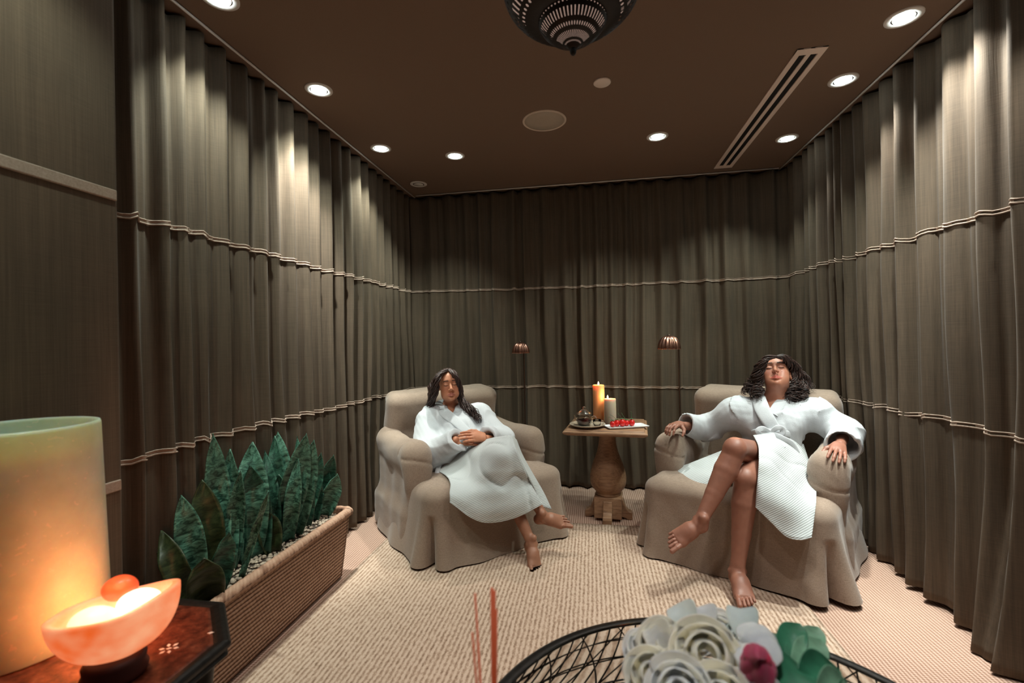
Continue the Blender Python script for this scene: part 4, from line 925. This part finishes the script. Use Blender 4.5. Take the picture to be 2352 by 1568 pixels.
o=MB().box(((px0+px1)/2,(py0+py1)/2,.325),(px1-px0-.03,py1-py0-.03,.03)).build('soil',simple('dark_soil',(.05,.035,.025),.95,noise=.4,bump=.6),pl,False)
gv=MB(); r=np.random.default_rng(12)
for k in range(900):
    x=r.uniform(px0+.022,px1-.022); y=r.uniform(py0+.022,py1-.022); s=r.uniform(.005,.012); gv.sphere((x,y,.343+r.uniform(0,.006)),(s,s*r.uniform(.7,1),s*.6),7,5,r.uniform(0,3))
o=gv.build('gravel',simple('pale_gravel',(.36,.29,.22),.85,noise=.5,nscale=60)); tag(o,'small pale pebbles covering the soil around the snake plants','gravel',kind='stuff')
def leafmat(name,dark,light,sc):
    t=NT(name); uv=t.n('ShaderNodeTexCoord').outputs['UV']; mp=t.n('ShaderNodeMapping'); mp.inputs['Scale'].default_value=(1.6,16,1); t.l(uv,mp.inputs[0]); n=t.noise(mp.outputs[0],1.6,5,.65,1.1)
    c=t.ramp(n,[dark,tuple((a+b)/2 for a,b in zip(dark,light)),light],[.40,.52,.62])
    t.set(Base_Color=c,Roughness=.38,Specular_IOR_Level=.5).bump(n,.15,.002); return t.m
LM=[leafmat('leaf_banded_green',(.010,.045,.028),(.13,.30,.21),1),leafmat('leaf_dark_olive',(.014,.024,.008),(.045,.060,.022),1),leafmat('leaf_deep_green',(.008,.035,.022),(.05,.14,.09),1)]
def leaf(parent,tip,base,w,kind,twist=0,D0=None,dD=0,face=None,bend=0):
    k=(base[0]-1176)/FPX; row=-1.575+.12*np.clip((base[1]-(1330-(base[0]-448)*.42)+40)/60,0,1); D0_=row/(k*_R0[0]+_F[0])
    b=P(base[0],784,D0_); b[2]=.345; b[1]=np.clip(b[1],py0+.05,py1-.05); b[0]=np.clip(b[0],px0+.045,px1-.04)
    D=float((b-CAM)@_F)+dD; tp=P(tip[0],tip[1],D); tp[0]=max(tp[0],-1.625)
    n=26; wd=w*.00106*D; view=nrm((CAM-b)*np.array((1,1,0))); G=[];UV=[]
    mid=(b+tp)/2+view*bend+np.array((0,0,.01)); c=cr([b,mid,tp],n); T=np.gradient(c,axis=0); T/=np.linalg.norm(T,axis=1)[:,None]
    b0=c[0]
    for i in range(n):
        u=i/(n-1); ww=wd*(.62+.38*math.sin(min(1,u/.45)*PI/2))*(1 if u<.5 else max(0.02,1-((u-.5)/.5)**2.1)); a=twist*u+ (face or 0)
        s0=nrm(np.cross(view,T[i])); s=nrm(s0*math.cos(a)+view*math.sin(a)); nn=np.cross(T[i],s)
        row=[c[i]+s*ww*.5*x+nn*(.30*ww*(x*x)*(1.2-u)+.004*math.sin(u*19+x*2)) for x in np.linspace(-1,1,9)]
        G.append(row); UV+= [((x+1)/2,u) for x in np.linspace(-1,1,9)]
    o=MB().grid(G,np.array(UV)).build('leaf',LM[kind],parent,uv=True); m=o.modifiers.new('s','SOLIDIFY'); m.thickness=.0035; m.offset=0
CL=[('snake plant nearest the camera, with short broad olive leaves behind the salt lamp',(450,1310),[((368,1135),(448,1290),50,0,.3,0),((370,1218),(428,1330),45,1,-.2,0),((467,1282),(468,1342),66,1,0,-.06),((526,1220),(492,1322),42,2,.6,0),((436,1100),(478,1262),60,1,.1,.03),((322,1266),(392,1308),12,1,0,0)]),
 ('snake plant second from the near end, with the tall twisted pale banded leaf',(505,1250),[((467,995),(500,1230),48,0,.8,.04),((506,1030),(530,1215),40,0,-.5,.06),((533,1072),(543,1240),36,2,.5,.03),((553,1080),(520,1262),34,0,-.6,0),((480,1090),(512,1245),52,0,.2,.05)]),
 ('snake plant in the middle of the planter with a broad dark central leaf',(590,1240),[((574,1068),(592,1255),56,2,.1,-.02),((580,1014),(566,1205),62,0,-.2,.05),((617,1127),(547,1305),16,0,.9,-.03),((607,1173),(622,1262),44,1,.3,-.02),((545,1085),(574,1225),40,0,.5,.05)]),
 ('snake plant behind the middle one, with leaves leaning to the right',(640,1210),[((638,991),(642,1190),46,0,.5,.05),((601,1034),(630,1225),30,2,.7,.03),((618,1000),(628,1200),36,2,-.4,.08),((657,1001),(690,1150),22,2,.8,.05),((640,1090),(652,1240),40,2,-.3,0)]),
 ('snake plant second from the far end, with a long light leaf bending left',(665,1225),[((704,995),(640,1215),52,0,.5,-.02),((721,1010),(668,1230),44,0,.2,0),((685,1053),(652,1235),30,0,-.5,.0),((738,1040),(690,1190),34,2,.6,.03),((700,1085),(690,1210),40,2,-.2,.0)]),
 ('snake plant at the far end of the planter with pointed outer leaves',(730,1190),[((766,1045),(730,1185),34,2,.5,0),((775,1088),(740,1200),36,0,.8,-.02),((752,1075),(722,1185),36,2,-.4,.03),((728,1100),(712,1200),34,2,.3,0)])]
for lab,base,ls in CL:
    b=PZ(base[0],base[1],.34); b[0]=np.clip(b[0],px0+.05,px1-.05)
    t=thing('snake_plant',lab,'plant',b,0,'snake plants in the long planter')
    for tip,bs,w,k,tw,dD in ls: leaf(t,tip,bs,w,k,tw*1.2,None,dD,face=-tw*.5,bend=rng.uniform(-.035,.05))
# ================================================================== CORNER TABLE WITH CANDLE AND STONE LAMP
zt=.65
def coppermat():
    t=NT('antique_red_copper'); n=t.noise(t.coord(),45,5,.7); n2=t.noise(t.coord(),8,3); c=t.ramp(n,[(.055,.012,.006),(.17,.045,.022),(.30,.12,.07)],[.35,.55,.75])
    t.set(Base_Color=c,Metallic=.35,Roughness=t.ramp(n2,[(.22,)*3,(.42,)*3])).bump(n,.25,.002); return t.m
ct=thing('corner_table','dark octagonal table with a reddish top and black moulded edge at the lower left','side table',(-1.13,.72,0))
X0,X1,Y0,Y1,ch=-1.475,-.812,.39,1.052,.135
def octa(d): 
    x0,x1,y0,y1=X0-d,X1+d,Y0-d,Y1+d; c=ch+d*.41
    return [(x0+c,y0),(x1-c,y0),(x1,y0+c),(x1,y1-c),(x1-c,y1),(x0+c,y1),(x0,y1-c),(x0,y0+c)]
def oloft(levels,name,mat,cap=True,bw=.002):
    V=[];F=[]
    for d,z in levels: V+=[(x,y,z) for x,y in octa(d)]
    for i in range(len(levels)-1): F+=[(8*i+k,8*i+(k+1)%8,8*i+8+(k+1)%8,8*i+8+k) for k in range(8)]
    if cap: F+=[tuple(range(8))[::-1],tuple(8*(len(levels)-1)+k for k in range(8))]
    o=mesh_obj(name,V,F,mat,ct,False); bevel(o,bw,2,.3); return o
oloft([(-.03,zt-.012),(-.024,zt-.012),(-.024,zt-.001),(-.03,zt)],'tabletop',coppermat())
oloft([(-.03,zt-.035),(-.004,zt-.035),(.0,zt-.030),(-.006,zt-.024),(-.006,zt-.020),(.003,zt-.015),(.005,zt-.006),(.0,zt+.001),(-.008,zt+.003),(-.018,zt+.001),(-.024,zt-.002),(-.03,zt-.012)],'edge_moulding',M['blackmetal'],False)
for x,y in ((X0+.06,Y0+.09),(X1-.055,Y0+.10),(X1-.06,Y1-.15),(X0+.06,Y1-.10)):
    q=MB(); q.lathe([(.022,.0165 if x>-1.33 else .001),(.026,.03),(.018,.05),(.021,.3),(.019,.5),(.028,.59),(.03,zt-.035)],(x,y,0),16).build('leg',M['blackmetal'],ct)
spot_pale=simple('pale_light_spots',(.75,.62,.55),.35)  # pale diamond chips standing in for light spots cast on the tabletop
k=0; ip=MB()
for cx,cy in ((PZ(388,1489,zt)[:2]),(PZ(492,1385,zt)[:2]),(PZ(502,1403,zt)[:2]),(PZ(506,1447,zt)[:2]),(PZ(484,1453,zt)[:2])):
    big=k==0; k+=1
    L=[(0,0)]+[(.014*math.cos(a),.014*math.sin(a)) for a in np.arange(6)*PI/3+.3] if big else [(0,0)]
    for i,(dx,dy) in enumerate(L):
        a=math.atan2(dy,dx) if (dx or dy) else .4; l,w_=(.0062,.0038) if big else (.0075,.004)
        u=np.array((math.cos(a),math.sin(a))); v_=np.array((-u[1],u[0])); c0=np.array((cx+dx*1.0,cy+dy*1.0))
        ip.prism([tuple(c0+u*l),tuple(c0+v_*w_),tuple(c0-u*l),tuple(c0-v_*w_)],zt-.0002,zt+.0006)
ip.build('light_spots',spot_pale,ct,False)
# large glowing pillar candle
cc=P(45,1400,1.06); cx,cy=float(cc[0]),float(cc[1]); CH=.482
def glow_wax():
    t=NT('pale_green_wax'); n=t.noise(t.coord(),14,5,.6); n2=t.noise(t.coord('Object',(60,60,90)),1,2)
    c=t.ramp(n,[(.52,.55,.40),(.62,.66,.50)],[.3,.7]); c=t.mix(t.math('MULTIPLY',t.math('GREATER_THAN',n2,.66),.5),c,(.85,.7,.55))
    t.set(Base_Color=c,Roughness=.55,Subsurface_Weight=1.0,Subsurface_Radius=(1.0,.5,.22),Subsurface_Scale=.09).bump(n,.1,.003); return t.m
bc=thing('large_candle','tall wide pale wax pillar glowing orange at its foot, at the far left','candle',(cx,cy,zt))
r0,r1=.160,.143
MB().lathe([(r0-.004,0),(r0,.004),(r1+.002,CH-.006),(r1,CH),(r1-.005,CH+.001),(r1-.008,CH-.006),(r1-.010,CH-.05),(r1-.03,CH-.075),(.01,CH-.08),(.001,CH-.08)],(cx,cy,zt+.001),72,cap=True).build('wax',glow_wax(),bc)
MB().tube([(cx,cy,zt+CH-.085),(cx+.002,cy,zt+CH-.06)],.002,6).build('wick',M['black'],bc)
# lit bowl of stone
sc=P(262,1405,.93); 
ax_=nrm(P(403,1350,.975)-P(107,1428,.885)); axh=nrm(ax_*np.array((1,1,0))); sd=nrm(np.cross((0,0,1),axh)); bz=zt
LL,WW,HH=.104,.068,.104
bowlc=np.array((sc[0],sc[1],zt+.038))
sb=thing('stone_bowl_lamp','boat shaped translucent orange stone bowl glowing brightly on the corner table','lamp',(sc[0],sc[1],zt))
def stonem(name,a,b,em,ea,eb):
    t=NT(name); n=t.noise(t.coord(),16,6,.65,.6); n2=t.noise(t.coord(),7,3); c=t.ramp(n,[a,b],[.35,.65]); e=t.ramp(n2,[ea,eb],[.35,.62])
    t.set(Base_Color=c,Roughness=.35,Emission_Color=e,Emission_Strength=float(em)).bump(n,.15,.003); return t.m
def boat(f,zoff,inner=False,n=60,m=18):
    V=[]
    for i in range(m+1):
        u=i/m
        for k in range(n):
            a=2*PI*k/n; ca,sa=math.cos(a),math.sin(a); sw=abs(sa)**1.0*(1 if sa>=0 else -1)
            rr=math.sin(u*PI/2)**.75; lx_=LL*f*ca*rr*(1+.06*max(0,ca)**3); ly_=WW*f*sw*rr*(1-.15*max(0,ca)**2)
            top=HH*(1+.22*max(0,ca)**2*u-.05*max(0,-ca)*u); z=top*(1-math.cos(u*PI/2))**.9 if not inner else .012+(top-.012)*(1-math.cos(u*PI/2))**1.1
            wv=1+.02*math.sin(5*a+u*3); V.append(bowlc+axh*lx_*wv+sd*ly_*wv+np.array((0,0,z+zoff)))
    return np.array(V).reshape(m+1,n,3)
O=boat(1,0); I=boat(.88,0,True); G=np.concatenate([O,I[::-1]],0); a_,n_=G.shape[:2]
V=G.reshape(-1,3); F=[(i*n_+k,i*n_+(k+1)%n_,(i+1)*n_+(k+1)%n_,(i+1)*n_+k) for i in range(a_-1) for k in range(n_)]
mesh_obj('bowl',V,F,stonem('lit_orange_stone',(.70,.24,.11),(.85,.5,.34),.95,(.90,.13,.02),(1.0,.46,.24)),sb)
bs=simple('dark_wood_base',(.06,.012,.008),.5); MB().lathe([(.046,.001),(.053,.004),(.055,.012),(.050,.022),(.052,.034),(.044,.046),(.001,.046)],(sc[0],sc[1],zt),40).build('base',bs,sb)
MB().sphere(bowlc+np.array((0,0,.035)),.014).build('bulb',emis('warm_bulb',(1,.62,.38),30),sb)
l=bpy.data.lights.new('bowl_glow','POINT'); l.energy=.8; l.color=(1,.40,.16); l.shadow_soft_size=.05; o=bpy.data.objects.new('bowl_glow',l); link(o,sb); o.location=(.01,-.02,.22)
l=bpy.data.lights.new('bowl_side_glow','POINT'); l.energy=2.0; l.color=(1,.33,.12); l.shadow_soft_size=.05; o=bpy.data.objects.new('bowl_side_glow',l); link(o,sb); o.location=(-.09,.07,.07)
def pebble(q,rad,mat,label,sq=(1,1,.8),rz=0):
    b=SDF(); b.ell((0,0,0),np.array(rad),.01); V,F=b.mesh(.004,disp=lambda Q: .0025*snoise(Q,30,int(rad[0]*9e3)))
    q=np.array(q,float); o=mesh_obj('glowing_stone',V,F,mat); o.location=q; o.rotation_euler=(0,0,rz); tag(o,label,'stone',group='stones in the lit bowl')
aa=math.atan2(axh[1],axh[0])
pebble(bowlc+axh*.038+sd*.010+np.array((0,0,.096)),(.037,.029,.026),stonem('white_lit_stone',(.9,.8,.75),(1,.9,.85),1.5,(1,.72,.58),(1,.85,.75)),'white glowing egg shaped stone at the right end inside the bowl',rz=aa)
pebble(bowlc-axh*.030-sd*.008+np.array((0,0,.082)),(.039,.031,.028),stonem('cream_lit_stone',(.9,.75,.6),(1,.85,.7),1.1,(1,.55,.36),(1,.75,.58)),'cream glowing round stone at the left end inside the bowl',rz=aa)
pebble(bowlc+axh*.002+sd*.034+np.array((0,0,.122)),(.031,.026,.024),stonem('red_orange_stone',(.62,.05,.015),(.75,.12,.04),.5,(.9,.07,.02),(1,.22,.06)),'red orange stone resting on top of the others at the back of the bowl',rz=aa)
# ================================================================== FOREGROUND WIRE TABLE
wx,wy,wr,wz=.247,.82,.504,.55
wt=thing('wire_drum_table','round black iron drum table with an open lattice of wires and a flat rim','table',(wx,wy,0))
MB().lathe([(wr-.030,wz-.006),(wr-.028,wz),(wr-.006,wz+.001),(wr+.002,wz-.004),(wr+.002,wz-.022),(wr-.006,wz-.026),(wr-.010,wz-.008),(wr-.030,wz-.010),(wr-.030,wz-.006)],(wx,wy,0),96,cap=False).build('rim',M['blackmetal'],wt)
bt=MB(); nw=84; rr_=lambda z: wr-.016-.035*math.sin(PI*(z-.02)/(wz-.02))
for k in range(nw):
    a=2*PI*k/nw; zs=np.linspace(.02,wz-.01,7); bt.tube([(wx+rr_(z)*math.cos(a),wy+rr_(z)*math.sin(a),z) for z in zs],.0021,5)
bt.build('vertical_wires',M['blackmetal'],wt)
bt=MB()
for k in range(28):
    for sg in (-1,1):
        a0=2*PI*k/28+(.1 if sg>0 else 0); zs=np.linspace(.02,wz-.01,9)
        bt.tube([(wx+(rr_(z)-.004)*math.cos(a0+sg*.55*(z/wz)),wy+(rr_(z)-.004)*math.sin(a0+sg*.55*(z/wz)),z) for z in zs],.0019,5)
bt.build('diagonal_wires',M['blackmetal'],wt)
for z in (.03,.15,.27,.37,.455):
    b=MB()
    for dz in (0,.007): b.tube([(wx+(rr_(z)+.003)*math.cos(a),wy+(rr_(z)+.003)*math.sin(a),z+dz+.004*math.sin(a*9+dz*400+z*30)) for a in np.linspace(0,2*PI,121)],.0022,5)
    b.build('hoop',M['blackmetal'],wt)
gt=glass('table_glass',(.97,.98,.97)); MB().lathe([(wr-.024,wz-.0045),(wr-.024,wz+.0015),(wr-.03,wz+.0018),(.001,wz+.0018)],(wx,wy,0),72).build('glass_top',gt,wt)
zg=wz+.0025
# ---- flowers
petal_cols={'cream':(.92,.87,.68),'white':(.93,.93,.87),'mint':(.66,.84,.74),'green':(.28,.48,.36),'pink':(.55,.03,.09)}
def petalm(name,c,c2=None):
    t=NT(name); n=t.noise(t.coord(),25,3); t.set(Base_Color=t.ramp(n,[tuple(x*.85 for x in c),c2 or c],[.35,.65]),Roughness=.6,Subsurface_Weight=.8,Subsurface_Radius=(.8,.7,.5),Subsurface_Scale=.03,Sheen_Weight=.2); return t.m
PM_={k:petalm('petal_'+k,v) for k,v in petal_cols.items()}
lfm=simple('glossy_leaf',(.03,.15,.085),.35,noise=.3); lfl=simple('pale_leaf',(.16,.33,.22),.4,noise=.25)
fb=P(1700,1560,.76); fx,fy=float(fb[0]),float(fb[1])
fl=thing('flower_arrangement','blurred foreground arrangement of cream and white blooms, a pink centre and green leaves','flowers',(fx,fy,zg))
MB().lathe([(.055,0),(.075,.004),(.105,.03),(.115,.06),(.108,.09),(.100,.10),(.095,.098),(.104,.06),(.07,.015),(.001,.012)],(fx,fy,zg),48,cap=False).build('bowl',simple('white_ceramic',(.6,.58,.52),.3),fl)
def bloom(c,rad,ax,mat,n_layers=5,seed=0,open_=1.,center=None,ppl=5):
    r=np.random.default_rng(seed); b=MB(); ax=nrm(ax); u=nrm(np.cross(ax,(0.3,1,.2))); w=np.cross(ax,u); c=np.array(c,float)
    for L in range(n_layers):
        f=(L+.6)/n_layers; RL=rad*(.26+.74*f**.8); n=ppl if L>0 else 3
        for k in range(n):
            a0=2*PI*k/n+L*.8+r.uniform(-.2,.2); half=PI/n*1.7; rim=(.45+1.15*f*open_)*r.uniform(.9,1.1); G=[]; fl_=r.uniform(.05,.22)*f; zz=r.uniform(-.05,.05)*rad
            for i in range(10):
                t=i/9; row=[]
                for x in np.linspace(-1,1,11):
                    edge=1-.22*abs(x)**3; th=PI*.80-(PI*.80-rim)*t*edge     # polar angle from the axis, bottom to rim
                    rr=RL*(1+fl_*max(0,t-.6)*2.5)*(1+.03*x); a=a0+half*x*(.55+.45*math.sin(PI*min(1,t*.75)))
                    hgt=math.cos(th)*RL*.85+zz-(1-f)*rad*.02+.03*rad*math.sin(5*x+k)*t
                    row.append(c+(math.cos(a)*u+math.sin(a)*w)*math.sin(th)*rr+ax*(hgt+fl_*rad*max(0,t-.7)*(-1.5)))
                G.append(row)
            b.grid(G)
    o=b.build('bloom',mat,fl); m=o.modifiers.new('s','SOLIDIFY'); m.thickness=.0016; subsurf(o)
    return o
def Lf(tip,base,w,mat,nv=None,bend=.02):
    tp,bs=P(*tip),P(*base); n=16; c=cr([bs,(tp+bs)/2+np.array((0,0,bend)),tp],n); v=nrm(CAM-bs) if nv is None else nrm(nv); T=nrm(tp-bs); s=nrm(np.cross(v,T)); nn=np.cross(T,s); G=[]
    for i in range(n):
        u=i/(n-1); ww=w*max(.02,math.sin(PI*min(1,u**.8*.98+.02)))**.85; G.append([c[i]+s*ww*x+nn*ww*(.35*x*x) for x in np.linspace(-1,1,7)])
    o=MB().grid(G).build('leaf',mat,fl); o.modifiers.new('s','SOLIDIFY').thickness=.001; subsurf(o)
up=np.array((0,0,1.)); toc=lambda q: nrm(nrm(CAM-q)+up*.55)
for i,(q,rad,m,nl,op) in enumerate([((1622,1505,.66),.050,'cream',4,1.0),((1530,1482,.72),.042,'cream',3,1.15),((1497,1550,.66),.040,'cream',3,1.1),((1588,1446,.78),.040,'white',4,1.2),((1652,1450,.80),.038,'white',4,1.2),
        ((1712,1462,.78),.036,'mint',4,1.2),((1560,1590,.60),.045,'white',4,1.1),((1655,1600,.60),.042,'cream',3,1.1),((1735,1610,.60),.04,'white',3,1.1),((1480,1488,.74),.034,'white',4,1.1),((1570,1540,.66),.036,'cream',3,1.1)]):
    p=P(*q); bloom(p,rad,toc(p),PM_[m],nl,30+i,op)
b=SDF(); r=np.random.default_rng(3)
def opet(q,w,h,ang,mat):   # broad flat orchid petal facing the viewer
    c=P(*q); v=toc(c); s=nrm(np.cross(v,up)); t=np.cross(s,v); s2=math.cos(ang)*s+math.sin(ang)*t; t2=-math.sin(ang)*s+math.cos(ang)*t; G=[]
    for i in range(12):
        u=i/11; ww=w*math.sin(PI*min(1,.08+.86*u))**.6; G.append([c+s2*ww*x+t2*h*(u-.1)+v*(.010*(1-x*x)-.02*u*u+.003*math.sin(4*x+u*5)) for x in np.linspace(-1,1,11)])
    o=MB().grid(G).build('petal',mat,fl); o.modifiers.new('s','SOLIDIFY').thickness=.0012; subsurf(o)
for q,w,h,ang in (((1775,1530,.64),.034,.055,-1.0),((1765,1560,.63),.030,.050,-2.2),((1700,1530,.64),.030,.045,1.3),((1735,1490,.67),.028,.045,.1),((1705,1560,.63),.028,.045,2.3)): opet(q,w,h,ang,PM_['white'])
for k,(q,a_) in enumerate((((1738,1516,.625),.2),((1736,1520,.622),1.5),((1742,1522,.618),2.7),((1746,1524,.616),-1.2),((1740,1518,.62),-2.4),((1744,1516,.612),-.5))): opet(q,.015,.027,a_,PM_['pink'])
for q,rr in (((1722,1505,.63),.012),((1740,1500,.625),.014),((1752,1518,.62),.016),((1735,1520,.62),.015),((1760,1538,.62),.014),((1748,1540,.62),.012)): b.ell(P(*q),(rr*.6,rr*.6,rr*.6),.004)
V,F=b.mesh(.003,disp=lambda Q:.0035*snoise(Q,75,5)); mesh_obj('orchid_lip',V,F,PM_['pink'],fl)
for a in (((1838,1432,.80),(1800,1560,.70),.022,lfm),((1890,1470,.78),(1830,1600,.66),.024,lfl),((1930,1540,.70),(1830,1600,.64),.026,lfm),((1772,1455,.80),(1800,1560,.70),.022,lfm),((1880,1440,.84),(1850,1560,.72),.020,lfl),((1960,1585,.68),(1870,1620,.62),.022,lfl),((1815,1445,.82),(1840,1590,.70),.020,lfl),
          ((1545,1393,.80),(1590,1470,.74),.026,PM_['mint']),((1700,1398,.78),(1712,1480,.70),.024,PM_['mint']),((1480,1440,.76),(1540,1520,.7),.024,PM_['cream']),((1600,1395,.82),(1620,1470,.76),.028,PM_['white']),((1850,1540,.68),(1790,1620,.62),.03,lfm)): Lf(*a)
st=MB()
for k in range(12): a=k*.52; st.tube([(fx+.03*math.cos(a),fy+.03*math.sin(a),zg+.03),(fx+.07*math.cos(a),fy+.06*math.sin(a),zg+.16)],.0025,6)
st.build('stems',lfm,fl)
# ---- reed diffuser
q=P(1128,1640,.60); dx,dy=float(q[0]),float(q[1])
rd=thing('reed_diffuser','orange red diffuser reeds standing in a small bottle at the bottom edge','reed diffuser',(dx,dy,zg))
MB().lathe([(.026,0),(.030,.003),(.030,.05),(.024,.062),(.012,.068),(.011,.085),(.009,.085),(.010,.066),(.022,.058),(.027,.048),(.027,.006),(.001,.005)],(dx,dy,zg),32,cap=False).build('bottle',glass('amber_glass',(.9,.55,.25)),rd)
rm=simple('red_reed',(.60,.10,.035),.55); b0=np.array((dx,dy,zg+.02))
for tip,rr in (((1130,1350,.60),.0021),((1136,1356,.585),.0016),((1091,1362,.62),.0014),((1085,1452,.585),.0014),((1140,1400,.57),.0015),((1097,1470,.59),.0013)):
    tp=P(*tip); MB().tube([b0+(tp-b0)*.0,tp],rr,8).build('reed',rm,rd)
# ================================================================== camera, world, view
cam=bpy.data.cameras.new('camera'); cam.sensor_width=36; cam.lens=FPX*36/2352; cam.clip_start=.02
co=bpy.data.objects.new('camera',cam); C.objects.link(co)
mt=Matrix([[_R[0],_U[0],-_F[0],0],[_R[1],_U[1],-_F[1],0],[_R[2],_U[2],-_F[2],CAMZ],[0,0,0,1]]); co.matrix_world=mt
cam.dof.use_dof=True; cam.dof.focus_distance=2.9; cam.dof.aperture_fstop=2.8
bpy.context.scene.camera=co
w=bpy.data.worlds.new('world'); bpy.context.scene.world=w; w.use_nodes=True
w.node_tree.nodes['Background'].inputs[0].default_value=(.05,.04,.035,1); w.node_tree.nodes['Background'].inputs[1].default_value=.3
vs=bpy.context.scene.view_settings; vs.view_transform='Standard'; vs.look='None'; vs.gamma=1; vs.use_curve_mapping=False; vs.exposure=-0.12
